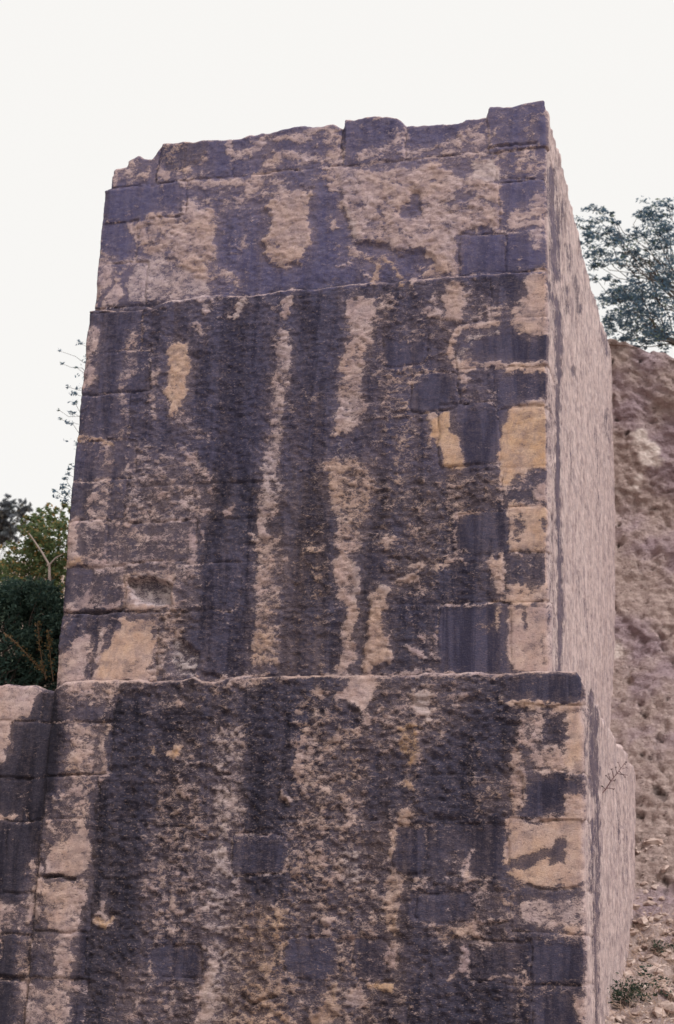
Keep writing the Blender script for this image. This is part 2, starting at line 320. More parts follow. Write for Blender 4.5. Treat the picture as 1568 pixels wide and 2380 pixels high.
# ---- middle tier, lower left
L('E', [(300,0),(260,180)], 110, .55, 4); P('E', [(420,0),(830,0),(840,180),(430,190)], .5, 5)
P('E', [(90,210),(150,220),(160,330),(190,400),(180,440),(80,440)], .94, w=.3); P('E', [(90,385),(190,395),(180,440),(75,440)], .96, w=1.)
P('E', [(160,220),(830,220),(820,430),(200,430)], .36, 3, r=.2); L('E', [(810,200),(820,440)], 36, .84)
L('E', [(120,190),(300,210),(540,200),(820,190)], 28, .62); L('E', [(490,250),(560,300),(690,290)], 46, .72); L('E', [(250,210),(290,225)], 44, .9)
L('E', [(240,430),(420,440),(560,410),(700,470),(850,480)], 46, .66)
P('E', [(80,480),(380,500),(400,690),(60,710)], .3, r=.2); P('E', [(100,660),(160,620),(230,580),(225,640),(240,690),(380,660),(400,700),(60,705)], .9)
P('E', [(60,480),(140,500),(120,620),(60,650)], .06)
P('E', [(390,470),(720,480),(730,700),(430,710),(410,600)], .88, w=.35); P('E', [(432,530),(560,505),(690,540),(690,670),(500,655),(450,590)], .8, 1, p=1., w=0., r=.05)
P('E', [(380,750),(600,750),(600,900),(560,1100),(240,1095),(300,950),(420,760)], 1., w=.55, r=.05); P('E', [(100,900),(210,860),(230,900),(200,1095),(20,1100),(30,960)], .9, w=.3, r=.1)
P('E', [(50,740),(200,740),(140,880),(90,950),(40,940)], .12); L('E', [(270,760),(250,880),(220,1060)], 44, .14); L('E', [(210,830),(200,920)], 22, .9); L('E', [(300,810),(280,900),(265,990)], 22, .95, p=.3)
P('E', [(90,740),(110,750),(90,810),(60,800)], .9)
P('E', [(600,700),(800,700),(790,850),(700,870),(650,960),(640,1080),(560,1090),(600,900)], .62, 3, w=.3, r=.8); P('E', [(720,480),(860,480),(850,700),(720,700)], .52, 4)
P('E', [(680,860),(760,870),(850,940),(830,1070),(700,1070),(690,960)], .58, p=1.)
P('E', [(1150,300),(1330,250),(1350,500),(1290,700),(1320,1000),(1240,1040),(1150,1040),(1180,830),(1170,600),(1200,430)], .66, 3, w=.3)
P('E', [(1200,0),(1330,0),(1320,160),(1200,200),(1170,150)], .62, 3); L('E', [(1215,180),(1225,290)], 46, .88); L('E', [(1150,260),(1160,340)], 22, .85); L('E', [(1165,455),(1175,465)], 34, .9)
P('E', [(1190,840),(1300,830),(1290,1000),(1150,1040)], .8, w=.45)
L('E', [(1000,140),(1030,110)], 34, 1., 1); P('E', [(1350,300),(1568,200),(1568,1090),(1350,1050)], .24, 6, w=.55); L('E', [(850,190),(865,290)], 28, .8); L('E', [(990,430),(992,432)], 22, .9); L('E', [(860,540),(860,570)], 24, .85)
P('E', [(850,450),(1150,300),(1160,1040),(860,1080)], .1, 5, t=.1, d=.35)
L('E', [(1120,905),(1130,910)], 28, .8)
# ---- middle tier, upper right
P('D', [(350,150),(760,350),(780,600),(700,1000),(600,1354),(350,1354)], .3, 8, w=.3)
P('D', [(190,230),(250,190),(340,200),(345,300),(320,420),(310,560),(290,700),(310,900),(200,980),(130,1000),(150,760),(160,600),(200,400)], .84, w=.22); P('D', [(200,215),(340,215),(335,320),(210,300)], .97, r=.1)
P('D', [(545,80),(600,80),(600,130),(550,130)], .95); P('D', [(680,150),(720,160),(710,230),(740,340),(660,330),(620,280),(680,240)], .86)
P('D', [(760,110),(870,120),(880,240),(850,330),(740,320),(750,200)], .94, w=.3); P('D', [(880,160),(1000,200),(1100,240),(1080,330),(880,330)], .42)
P('D', [(1000,60),(1180,60),(1200,150),(1130,220),(1080,160)], .08); P('D', [(1200,80),(1345,40),(1345,410),(1220,430),(1150,380),(1130,260),(1220,200)], .86, w=.4, r=.2)
P('D', [(930,460),(1100,420),(1340,430),(1340,560),(1000,570),(930,520)], .04, r=.1); L('D', [(835,545),(900,480),(950,405),(1060,420)], 44, .5, 3, p=.7)
L('D', [(1050,350),(960,350),(850,370),(815,420),(800,540),(830,590),(1000,590),(1120,600),(1340,575)], 36, .96, w=.35); L('D', [(780,370),(700,340)], 22, .8); L('D', [(1130,615),(1340,600)], 46, .98, w=.55)
P('D', [(400,460),(640,450),(640,590),(430,600)], .06, r=.1); P('D', [(640,650),(830,660),(800,760),(700,850),(590,850),(560,760)], .02, d=.4, r=.15)
P('D', [(800,620),(900,630),(880,700)], .9); P('D', [(840,700),(1060,650),(1060,830),(860,820)], .36, 4)
P('D', [(430,600),(640,620),(560,740),(560,850),(370,850),(370,620)], .38, 4)
P('D', [(1080,660),(1345,640),(1345,760),(1180,800),(1130,830),(1060,760)], .12, r=.1); P('D', [(1130,820),(1200,790),(1345,760),(1345,830),(1150,850)], .75)
P('D', [(1120,850),(1200,810),(1345,800),(1345,1170),(1280,1180),(1200,1200),(1140,1260),(1090,1270),(1070,1140),(1065,1020),(1080,950)], 1.05, w=.8, r=.1)
P('D', [(690,880),(800,830),(790,950),(850,980),(860,1165),(750,1165),(740,1060),(680,960)], 1., w=.85, r=.1); P('D', [(640,880),(740,830),(800,830),(760,900),(700,900)], .9)
P('D', [(860,900),(1060,920),(1060,1160),(870,1165)], .04, r=.1)
P('D', [(60,1130),(340,1130),(350,1354),(90,1354)], .62, 3, w=.45); P('D', [(150,1010),(330,1000),(320,1120),(150,1120)], .22, p=.5)
P('D', [(700,1190),(1080,1180),(1080,1354),(700,1354)], .3, 3); P('D', [(760,1170),(860,1175),(800,1250)], .8, w=.6); P('D', [(1280,1270),(1345,1230),(1345,1354),(1270,1354)], .84); P('D', [(1080,1240),(1130,1260),(1100,1354),(1070,1354)], .8)
P('D', [(1130,1210),(1280,1180),(1330,1230),(1280,1300),(1150,1330)], .25)
# ---- middle tier, lower right
P('F', [(350,0),(1080,0),(1060,200),(800,210),(820,420),(700,720),(450,640),(340,300)], .33, 6, w=.35, r=.8)
P('F', [(80,0),(340,0),(350,130),(300,300),(280,420),(120,440),(150,300),(100,180),(110,80)], .66, 3, w=.4)
P('F', [(150,430),(280,500),(230,560),(270,600),(270,760),(250,900),(250,1000),(170,1140),(130,1140),(170,900),(200,760),(130,600),(100,480)], .88, w=.35); L('F', [(250,540),(260,720)], 46, 1., p=.35)
P('F', [(290,560),(360,560),(340,700),(280,860),(290,1000),(260,1000),(250,860)], .04, d=.5)
P('F', [(440,870),(720,870),(720,1110),(440,1110)], .1, 3, d=.4); P('F', [(350,680),(400,620),(455,640),(440,720),(400,780),(415,900),(450,930),(450,1060),(400,1060),(340,1130),(280,1140),(290,960),(320,850),(320,760)], 1., 1.5, w=.5); L('F', [(400,640),(440,660)], 40, 1., p=.5)
P('F', [(440,600),(520,560),(600,580),(560,610),(460,610)], .94); P('F', [(390,370),(430,340),(470,370),(430,410)], .86); P('F', [(440,290),(520,290),(520,360),(440,330)], .03)
L('F', [(560,500),(700,510),(800,480),(870,520)], 28, .8, w=.3); P('F', [(680,540),(840,520),(860,620),(760,650)], .1)
P('F', [(830,220),(1110,220),(1105,380),(1010,400),(840,430),(800,330)], .02, 1.5, r=.1); L('F', [(820,220),(890,215)], 24, .95, 1)
P('F', [(1110,180),(1350,170),(1350,430),(1110,430),(1120,300)], .94, w=.65, r=.25); P('F', [(1150,240),(1210,230),(1210,340),(1160,400)], .3); L('F', [(1310,250),(1325,310)], 26, .1)
P('F', [(1110,500),(1320,460),(1330,600),(1280,650),(1110,620)], .16); P('F', [(1000,460),(1090,460),(1100,700),(1050,700),(1030,580)], .95, w=.5); P('F', [(1150,440),(1220,450),(1190,510)], .96)
P('F', [(1110,640),(1330,630),(1350,740),(1100,740)], .74, w=.4); L('F', [(1340,440),(1345,740)], 26, .8, w=.5)
P('F', [(730,760),(1110,760),(1125,900),(1125,1120),(740,1120),(715,900)], .01, 1.5, r=.08, t=.1); P('F', [(1030,770),(1080,770),(1070,890),(1040,880)], .85, w=.6); L('F', [(930,870),(1030,860)], 40, .3, w=.6)
L('F', [(1030,735),(1180,725),(1350,730)], 26, .96, w=.5); L('F', [(740,745),(860,740),(1000,740)], 16, .85)
P('F', [(1115,760),(1350,750),(1355,1120),(1150,1130),(1120,1000)], .93, w=.28, r=.05); L('F', [(1212,760),(1215,870)], 18, .25); L('F', [(1310,900),(1325,1080)], 14, .4)
P('F', [(620,900),(720,880),(730,1080),(690,1090)], .58); L('F', [(550,980),(620,1050)], 40, .66)
# ---- lower tier and the wall left of it
P('G', [(-40, 90),(240,90),(330,300),(330,620),(200,1000),(90,1500),(80,2100),(-40,2100)], .04, 2, d=.95, r=.3)
P('G', [(640,350),(1200,250),(1000,600),(1200,800),(1000,900),(560,900),(620,640)], .1, 6, d=.6); P('G', [(520,1000),(760,1000),(740,1300),(700,1700),(500,1700),(540,1500),(500,1350)], .1, 5, d=.8)
P('G', [(-40,120),(200,122),(240,140),(200,200),(180,320),(80,340),(60,480),(40,560),(-40,620)], .97, w=.3, d=0.)
P('G', [(-40,1350),(110,1370),(110,1500),(-40,1560)], .62, w=.2); P('G', [(-40,875),(120,875),(90,905),(-40,905)], .94, w=.4)
P('G', [(200,200),(240,150),(300,150),(360,300),(380,480),(330,620),(280,820),(150,900),(200,600)], .0, d=1.)
P('G', [(310,110),(660,110),(660,280),(600,340),(430,340),(380,260),(330,190)], .6, 2, d=.4); P('G', [(420,230),(600,250),(600,320),(430,330)], .1)
P('G', [(400,350),(620,350),(620,500),(600,640),(340,640),(400,500)], .58, w=.35); L('G', [(590,480),(600,630)], 46, .95); P('G', [(410,520),(460,530),(430,630),(370,620)], .9, w=.5); L('G', [(430,350),(440,480)], 30, .9, w=.5)
P('G', [(340,650),(590,650),(520,740),(500,900),(360,900),(300,860),(330,760)], .58, w=.3)
P('G', [(250,895),(480,895),(520,1000),(520,1130),(480,1220),(250,1215),(270,1100),(330,1050)], .92, w=.35, r=.15); P('G', [(300,920),(420,900),(470,960),(340,1040)], .42)
L('G', [(260,1000),(250,1080)], 30, .8); L('G', [(180,1120),(210,1240),(180,1330),(200,1400),(140,1500)], 44, .84, w=.3)
P('G', [(220,1260),(500,1240),(500,1340),(460,1430),(440,1560),(300,1500),(230,1450)], .82, w=.4); P('G', [(200,1470),(250,1480),(270,1540),(200,1540)], .05, d=1.)
P('G', [(330,1480),(420,1500),(400,1850),(330,1860),(320,1600)], .86, w=.3); P('G', [(410,1680),(470,1640),(480,1700),(420,1720)], .9)
P('G', [(130,1560),(280,1560),(320,1640),(140,1800)], .6); P('G', [(170,1620),(320,1640),(300,1780),(160,1780)], .16)
P('G', [(110,1810),(390,1860),(390,2100),(120,2100)], .72, w=.2, r=.2); L('G', [(130,1400),(140,1560),(110,1780)], 34, .64)
L('G', [(430,1850),(470,1870)], 60, .7)
for a in ([(870,450),(900,500),(890,540),(870,520)], [(965,490),(1000,475),(1040,490),(1000,550),(965,530)]): P('G', a, 1.1, 1, w=.95)
P('G', [(985,205),(1040,210),(1030,245)], 1., 1, w=.6); L('G', [(725,565),(738,590)], 22, .9, w=.5); L('G', [(582,1380),(580,1460)], 34, .92); L('G', [(540,1480),(590,1510),(640,1460)], 32, 1., w=.85); P('G', [(580,140),(700,150),(660,190),(590,180)], .9, w=.55)
P('G', [(760,1100),(1150,1050),(1180,1500),(800,1600)], .4, 7, w=.25); P('G', [(620,1700),(1200,1800),(1100,2100),(620,2100)], .42, 6, w=.25)
P('G', [(900,600),(1200,620),(1230,1000),(900,1000)], .32, 8)
L('G', [(1250,480),(1290,600),(1290,700),(1330,850)], 90, .54, 4, p=.4); P('G', [(1290,600),(1400,640),(1380,760),(1330,870),(1280,800)], .6, p=.3)
P('G', [(1280,1040),(1310,1200),(1250,1280),(1200,1400),(1180,1200)], .78, p=.5); P('G', [(1160,1400),(1300,1400),(1230,1640),(1160,1700)], .56, p=.3)
P('G', [(1310,1380),(1568,1380),(1568,2100),(1310,2100)], .42, 7, w=.75)
P('G', [(1180,1700),(1240,1700),(1225,1900),(1290,1830),(1280,1900),(1180,2080),(1120,2080)], .93, w=.4); P('G', [(830,1640),(950,1600),(1160,1650),(1150,1800),(900,1800)], .06, r=.4)
P('G', [(860,1690),(900,1700),(880,1760)], .1)
L('G', [(300,110),(480,100),(560,98),(750,105),(920,90),(1000,75),(1090,65),(1150,95),(1260,105),(1300,80),(1568,70)], 14, .95, w=.3)  # ledge lip, its sky light painted as a pale stroke
L('G', [(-40,118),(200,122),(260,135),(310,110)], 14, .95, w=.2)
P('H', [(870,80),(1400,80),(1380,300),(1100,600),(900,500)], .44, 6, w=.2)
P('H', [(350,900),(900,900),(900,1560),(350,1560)], .38, 6, w=.4); P('H', [(0,1380),(350,1400),(350,2100),(0,2100)], .5, 6, w=.75)
P('H', [(0,90),(230,90),(150,150),(0,130)], .64); P('H', [(240,110),(600,80),(720,90),(700,160),(620,180),(520,140),(330,200)], .08)
L('H', [(320,110),(400,80)], 26, .95); L('H', [(500,70),(720,72),(880,72),(1000,62),(1300,60),(1568,65)], 14, .92, w=.2)  # long stroke: lip lightened in colour as if catching the sky
P('H', [(720,100),(840,80),(860,150),(840,250),(790,290),(740,250),(640,190),(700,160)], 1., 1.5, w=.3, r=.2); L('H', [(800,300),(830,420),(870,480)], 42, .7); L('H', [(520,150),(570,190)], 34, .85)
P('H', [(1100,180),(1160,190),(1150,330),(1120,330),(1080,260)], 1.05, p=.55); L('H', [(330,290),(350,290)], 44, 1., 1, w=.6); L('H', [(1340,230),(1300,210),(1380,180)], 34, .72); L('H', [(1490,272),(1492,272)], 24, 1., 1); L('H', [(425,265),(430,275)], 28, .95, 1)
P('H', [(990,360),(1090,360),(1080,440),(1110,480),(1070,580),(1000,540),(1010,470)], .78, w=1.); L('H', [(1030,690),(1080,710)], 44, .86, w=.9); P('H', [(980,830),(1060,850),(1090,900),(980,930)], .92, w=.6)
P('H', [(100,130),(400,300),(340,560),(250,560),(130,500)], .08, 4, d=.6); L('H', [(420,460),(430,640)], 26, .8, w=.4); L('H', [(330,730),(335,760),(370,800)], 28, .96, 1, w=.3)
for q in ([(30,980),(340,980),(340,1190),(60,1210),(30,1100)], [(970,940),(1120,950),(1120,1200),(980,1190),(950,1060)], [(1070,1320),(1420,1320),(1410,1480),(1090,1480)], [(360,1600),(600,1580),(650,1620),(630,1760),(560,1810),(400,1800),(350,1700)], [(730,1580),(910,1560),(920,1780),(740,1790)], [(1000,1560),(1060,1600),(1000,1790)]): P('H', q, .1, 4, d=.3, r=.35)
P('H', [(1120,960),(1568,950),(1568,1200),(1200,1200)], .2, 3, r=.3); P('H', [(800,740),(950,740),(900,880),(820,830)], .08); P('H', [(1380,200),(1568,200),(1568,640),(1400,600)], .1, 4)
P('H', [(350,1600),(640,1580),(600,1620),(380,1650)], None, 2, d=.3)
L('H', [(945,950),(955,1050),(935,1140)], 28, .9, w=.4); P('H', [(910,1160),(960,1160),(1040,1210),(1000,1270),(990,1400),(980,1540),(920,1540),(920,1300)], .94, w=.6); P('H', [(930,1560),(1000,1580),(990,1750),(930,1740)], .78, w=.35)
P('H', [(810,1840),(990,1820),(960,1890),(830,1870)], .9, w=1.); P('H', [(600,1830),(650,1850),(660,2000),(600,2080),(480,2080),(560,1950)], .96, w=.65); P('H', [(680,1890),(790,1880),(770,1980),(690,1950)], .92, w=.2)
P('H', [(1340,1620),(1390,1620),(1380,1790),(1330,1780)], .8); L('H', [(1280,1790),(1285,1795)], 40, 1., 1, w=.5); P('H', [(1130,1480),(1500,1480),(1480,1600),(1250,1600)], .6, 3, w=.5); L('H', [(1380,1210),(1385,1225)], 50, .9, w=.4); L('H', [(1340,1200),(1430,1070)], 24, .62)
P('H', [(650,1060),(800,1060),(780,1280),(680,1300)], .5, 4, p=.6); P('H', [(660,760),(800,760),(790,840),(690,840)], .62, 3); P('H', [(1060,1250),(1400,1230),(1400,1310),(1060,1320)], .45, 3)
# lower tier, right end
P('I', [(0,760),(230,740),(220,1000),(0,1000)], .36, 4, w=.4); P('I', [(100,320),(240,300),(270,430),(240,620),(180,740),(0,640),(0,300)], .1, 3)
P('I', [(0,1080),(210,1120),(190,1340),(0,1340)], .06, r=.2); P('I', [(0,1400),(300,1500),(300,1900),(0,1900)], .38, 5, w=.3)
P('I', [(230,110),(600,55),(740,80),(740,250),(600,270),(400,260),(230,270)], .04, 1.5, r=.08, d=.3); L('I', [(390,125),(400,125)], 34, .6, w=.5)
P('I', [(250,550),(310,560),(330,650),(340,740),(300,900),(250,1000),(210,800),(230,650)], .88, w=.45)
P('I', [(280,330),(460,340),(440,560),(390,640),(310,560),(290,450)], .62, w=.3); P('I', [(310,520),(380,560),(370,640),(310,600)], .05)
P('I', [(590,320),(750,310),(750,720),(600,700),(610,500)], 1., w=.6, r=.15); P('I', [(460,450),(500,340),(560,340),(600,450),(590,600),(500,560),(460,580)], .1); P('I', [(370,590),(580,580),(600,700),(550,720),(380,730)], .86, w=.4)
P('I', [(590,860),(690,850),(750,1020),(600,1030)], .9, w=.45); P('I', [(370,740),(570,740),(620,800),(700,810),(700,850),(590,870),(590,980),(430,1020),(280,990),(340,900)], .02, 1.5, d=.3, r=.15)
P('I', [(230,1030),(450,1050),(750,1020),(760,1420),(600,1480),(560,1450),(400,1480),(200,1400),(200,1280)], .95, w=.5, r=.1); P('I', [(520,1180),(590,1130),(600,1320),(480,1330)], .06); P('I', [(340,1260),(460,1200),(520,1260),(400,1300),(330,1370),(200,1360),(200,1310)], .16)
P('I', [(300,1570),(750,1550),(750,1700),(560,1730),(300,1720)], .8, w=.25, p=.2, r=.15); P('I', [(270,1480),(560,1500),(720,1500),(720,1550),(500,1560),(350,1540),(280,1600)], .08); P('I', [(590,1720),(730,1720),(730,1790),(600,1780)], .9, w=.5)
P('I', [(240,1780),(740,1790),(740,1880),(400,1840)], .35, 3); P('I', [(380,1840),(740,1900),(730,2110),(380,2090)], .06, r=.15); P('I', [(430,2200),(640,2190),(700,2400),(400,2400)], .08, r=.15); L('I', [(90,2070),(340,2090),(350,2040)], 28, .85, w=.4); P('I', [(630,2180),(740,2190),(760,2400),(700,2400)], .9, w=.3)
L('I', [(250,270),(400,265),(640,285),(720,260)], 40, 1., w=.65); L('I', [(250,1030),(440,1040),(600,1030)], 18, .9); L('I', [(440,1048),(500,1040)], 8, .0)
L('I', [(380,695),(500,700),(560,720)], 12, .15); L('I', [(560,2160),(640,2150)], 18, .9)
# right-hand faces
SD = Survey(dict(b=.97, w=.2, d=.1, p=.3, r=.12, t=.3))
def PS(v, pts, b, f=1, **k): poly(SD, v, pts, f, b=b, **k)
def LS(v, pts, wd, b, f=1.5, **k): stroke(SD, v, pts, wd, f, b=b, **k)
PS('Z', [(1270,200),(1450,200),(1440,760),(1260,760)], .88, 3, w=.2, p=.1)
LS('J', [(165,-50),(170,300),(200,600),(210,900),(215,1180)], 80, .3, 3.5, t=.6)
LS('J', [(130,1250),(170,1400),(235,1500),(250,2290)], 66, .28, 3.5, t=.5)
LS('J', [(340,800),(360,1100)], 45, .5); LS('J', [(430,1180),(450,1400),(480,1560)], 60, .5); LS('J', [(330,1280),(340,1600)], 50, .55); LS('J', [(740,1800),(800,2050)], 60, .6); LS('J', [(260,250),(280,600)], 60, .6); LS('J', [(480,700),(560,1000)], 40, .5); LS('J', [(600,1100),(700,1500)], 40, .5)
LS('K', [(148,0),(145,300),(145,600),(140,1000),(150,1250),(160,1600),(160,1900),(150,2260)], 40, .26, 3, t=.4)
LS('K', [(80,0),(90,600),(100,1000),(95,1500),(110,2260)], 26, .7, 1.5)
LS('K', [(235,700),(240,1000)], 14, .5); LS('K', [(400,600),(430,1300)], 12, .55); LS('K', [(460,500),(480,700)], 40, .6); LS('K', [(320,1800),(330,2000)], 14, .5); LS('K', [(280,1500),(280,1750)], 12, .5); LS('K', [(245,200),(250,260)], 26, .4)
LS('I', [(755,200),(770,600),(775,860)], 38, .26, 3); LS('I', [(800,300),(805,850),(810,1300),(800,1600)], 28, .28, 3); LS('I', [(770,1050),(765,1500)], 26, .3, 3); LS('I', [(720,300),(725,850)], 12, .4)
LS('I', [(790,1600),(800,2400)], 50, .45, 2, w=.4); LS('I', [(940,850),(950,1200)], 16, .6); LS('I', [(980,960),(985,1500)], 16, .6)
# relief traced with the stains and the painted niche shade
P('E', [(436,533),(560,508),(688,542),(688,668),(500,652),(454,590)], None, 1.0, h=-.085)
P('E', [(440,535),(560,508),(688,542),(688,585),(560,592),(510,640),(470,600)], .62, 1.5, p=1., d=.2)  # upper part of the niche darker, its shade painted in
L('E', [(425,530),(490,650),(560,672),(700,678)], 10, 1., 1)
P('E', [(685,865),(760,872),(848,940),(828,1065),(700,1068)], None, 2, h=-.035)
P('E', [(840,1060),(960,1090),(1000,1095),(980,1060)], None, 1, h=-.03)
P('A', [(1080,680),(1130,640),(1260,610),(1395,605),(1380,680),(1340,720),(1350,850),(1320,1000),(1200,1005),(1130,1010),(1085,960),(1090,870),(1140,780)], None, 1.5, h=.014)
P('B', [(80,470),(200,460),(600,440),(1000,540),(1000,780),(830,800),(760,1040),(690,1060),(570,940),(430,940),(180,880),(110,700)], None, 1.5, h=.012)
P('A', [(310,780),(470,715),(600,745),(620,640),(810,700),(800,960),(740,1100),(560,990),(400,890)], None, 2, h=.01)
for q in ([(150,890),(250,875),(350,900),(370,930),(200,945)], [(420,960),(575,940),(640,970),(540,1080),(395,1000)], [(490,590),(560,600),(550,700),(480,760),(400,725),(440,680)]): P('B', q, None, 1, h=-.012)
for q in ([(350,680),(400,620),(455,640),(440,720),(400,780),(450,930),(450,1060),(340,1130),(290,1130),(320,850)],): P('F', q, None, 1.5, h=.022)
L('H', [(330,730),(335,760),(370,800)], 30, None, 1, h=.03); L('H', [(340,790),(350,800)], 30, None, 1, h=-.03)
L('I', [(430,1050),(500,1040),(540,1030)], 10, None, 1, h=-.03); L('G', [(800,925),(900,935),(1060,935)], 12, None, 1, h=-.02); L('G', [(1120,1000),(1230,1010),(1260,970)], 12, None, 1, h=-.02)
L('G', [(1230,1722),(1260,1660),(1320,1620)], 12, None, 1, h=-.03); L('G', [(1380,1900),(1450,1950),(1568,1900)], 20, None, 1, h=-.03)
L('G', [(1200,640),(1400,640)], 8, None, 1, h=-.02); L('E', [(60,715),(250,712),(400,700)], 12, .05, 1, h=-.03); L('E', [(60,735),(160,740)], 8, .05, 1, h=-.02)
L('G', [(340,640),(500,640),(600,632)], 8, .05, 1, h=-.02); L('G', [(250,1225),(340,1215),(420,1235)], 18, .03, 1, h=-.04, d=1.); L('G', [(-20,1795),(130,1800)], 30, .02, 2, h=-.03, d=1.)
L('G', [(-20,655),(180,660)], 10, .03, 1, h=-.02); L('F', [(430,470),(560,480)], 10, None, 1, h=-.02); L('A', [(190,582),(330,568),(480,555)], 7, .1, 1, h=-.02); L('B', [(930,345),(1080,330),(1200,320)], 8, .05, 1, h=-.03); L('B', [(1040,520),(1190,518)], 7, .05, 1, h=-.02)
L('A', [(1530,240),(1520,340),(1510,380)], 10, .1, 1, h=-.03)


for S_ in (FR, SD):
    S_.c['s'] = blur(S_.c['b'], 6)*.7+blur(S_.c['b'], 18)*.3
    for k_ in list(S_.c):
        if k_ not in 'hs': S_.c[k_] = blur(S_.c[k_], 1)
def sample(S, k, x, y):
    x = np.clip(np.asarray(x)/2-.5, 0, RW-2.01); y = np.clip(np.asarray(y)/2-.5, 0, RH-2.01)
    xi = x.astype(int); yi = y.astype(int); fx = x-xi; fy = y-yi; a = S.c[k]
    return (a[yi, xi]*(1-fx)+a[yi, xi+1]*fx)*(1-fy)+(a[yi+1, xi]*(1-fx)+a[yi+1, xi+1]*fx)*fy

def tier(parent, origin, yp, XL, XR, zlist, topF, topS, blocks, dleft, dright, dsf=.012, dsr=.035, topdepth=.35, seed=0, corename='rubble_core', fine=None, R=.035, butt_left=False, courses=()):
    """one storey of masonry as a ribbon: left face, front, rounded corner, right face. u = length along it."""
    us = []; kinds = []
    fl = np.arange(-dleft, -.05, .12) if dleft > 0 else np.array([])
    us += list(XL+fl)
    if fine: us += list(np.arange(XL, fine, .06))+list(np.arange(fine, XR-R, dsf))
    else: us += list(np.arange(XL, XR-R, dsf))
    us += list(np.linspace(XR-R, XR+R, 7))
    us += list(np.arange(XR+R+.012, XR+.5, .016))+list(np.arange(XR+.5, XR+dright, dsr)) if dright > 0 else []
    us = np.array(us); n = len(us)
    bx = np.empty(n); by = np.empty(n); nx = np.zeros(n); ny = np.zeros(n)
    for i, u in enumerate(us):
        if u < XL: bx[i], by[i], nx[i], ny[i] = XL, yp+(XL-u), -1, 0
        elif u < XR-R: bx[i], by[i], nx[i], ny[i] = u, yp, 0, -1
        elif u <= XR+R:
            a = (u-XR+R)/(2*R)*math.pi/2
            bx[i], by[i], nx[i], ny[i] = XR-R+R*math.sin(a), yp+R-R*math.cos(a), math.sin(a), -math.cos(a)
        else: bx[i], by[i], nx[i], ny[i] = XR, yp+(u-XR), 1, 0
    tF = np.array(sorted([tuple(onY(x, y, yp)[[0, 2]]) for x, y in topF]))
    if topS == 'flat': tS = np.array([(-9, 7.655), (99, 7.655)])
    elif topS: tS = np.array(sorted([(XR+onX(x, y, XR)[1]-yp, onX(x, y, XR)[2]) for x, y in topS]))
    zt = np.where(us < XR, np.interp(us, tF[:, 0], tF[:, 1]), np.minimum(np.interp(us, tS[:, 0], tS[:, 1]), np.interp(XR, tF[:, 0], tF[:, 1])-.02*(topS != 'flat')-.05*(topdepth > .5)) if topS else 0)
    zt = zt + (fbm(us*9, us*0+seed, 3, seed)-.5)*np.where(us < XR, .04, .0 if topS == 'flat' else .12)*np.clip(np.abs(us-XR)/.4, .2, 1)-np.where((us > XR) & (topS != 'flat'), .02, 0)
    zs = np.array([z for z in zlist if z < zt.max()+.02]); m = len(zs)
    U, Z = np.meshgrid(us, zs, indexing='ij'); ZT = zt[:, None]+Z*0
    above = Z >= ZT; Zc = np.minimum(Z, ZT)
    side = (U > XR+R*.2); left = U < XL
    P0 = np.stack([bx[:, None]+0*Z, by[:, None]+0*Z, Zc], -1); flatP = P0.reshape(-1, 3)
    px, py = proj(flatP); px = px.reshape(n, m); py = py.reshape(n, m)
    A = {}
    # ragged, multi-scale edges: the survey is read through a wandering offset
    wx = (fbm(U*6, Z*6, 5, seed+61)-.5)*30+(fbm(U*30, Z*34, 3, seed+62)-.5)*17; wy = (fbm(U*6, Z*6, 5, seed+63)-.5)*34+(fbm(U*30, Z*34, 3, seed+64)-.5)*15
    damp = np.clip(np.minimum(np.abs(XR-R-U), 9)/.12, .25, 1)*np.where(U > XR, .0, 1); wx = wx*damp; wy = wy*np.where(U > XR, .4, 1)
    nub = fbm(U*24, Z*34, 3, seed+5)-.5
    clump = nub*1.1+(fbm(U*9, Z*11, 4, seed+71)-.5)*.75+(fbm(U*6, Z*.8, 4, seed+72)-.5)*.7
    calm = sm(.32, .12, sample(FR, 'r', px, py))*(U < XR)
    A['s'] = np.where(left, .3, sample(FR, 's', px+wx*.6, py+wy)*(U < XR)+.9*(U >= XR))
    wx = wx*(1-.75*calm); wy = wy*(1-.75*calm)
    for k in 'bwdprt':
        f = sample(FR, k, px+wx, py+wy); s = sample(SD, k, px+wx, py+wy)
        if k == 'b': f = f+clump*np.clip(.35+1.6*f*(1.15-f), .2, .85)*(1-.6*calm)
        if k == 'w': f = np.clip(f+(fbm(U*5, Z*5, 4, seed+73)-.5)*.6, 0, 1.1)
        t = sm(XR-R, XR+R*1.6, U); A[k] = f*(1-t)+s*t
        A[k] = np.where(left, {'b': .2, 'w': .1, 'd': .4, 'p': 0, 'r': .5, 't': 0}[k], A[k])
    Hh = np.where((U < XR-R) & ~left, sample(FR, 'h', px, py), 0)
    # block map, edges wandering a little
    wu = U+(fbm(U*5, Z*5, 5, seed+1)-.5)*.085; wz = Zc+(fbm(U*4.5, Z*4.5, 5, seed+9)-.5)*.07
    ID = np.zeros((n, m), int); dist = np.full((n, m), 9.); vis = np.zeros((n, m)); boff = np.zeros((n, m))
    rr = np.random.default_rng(seed+40)
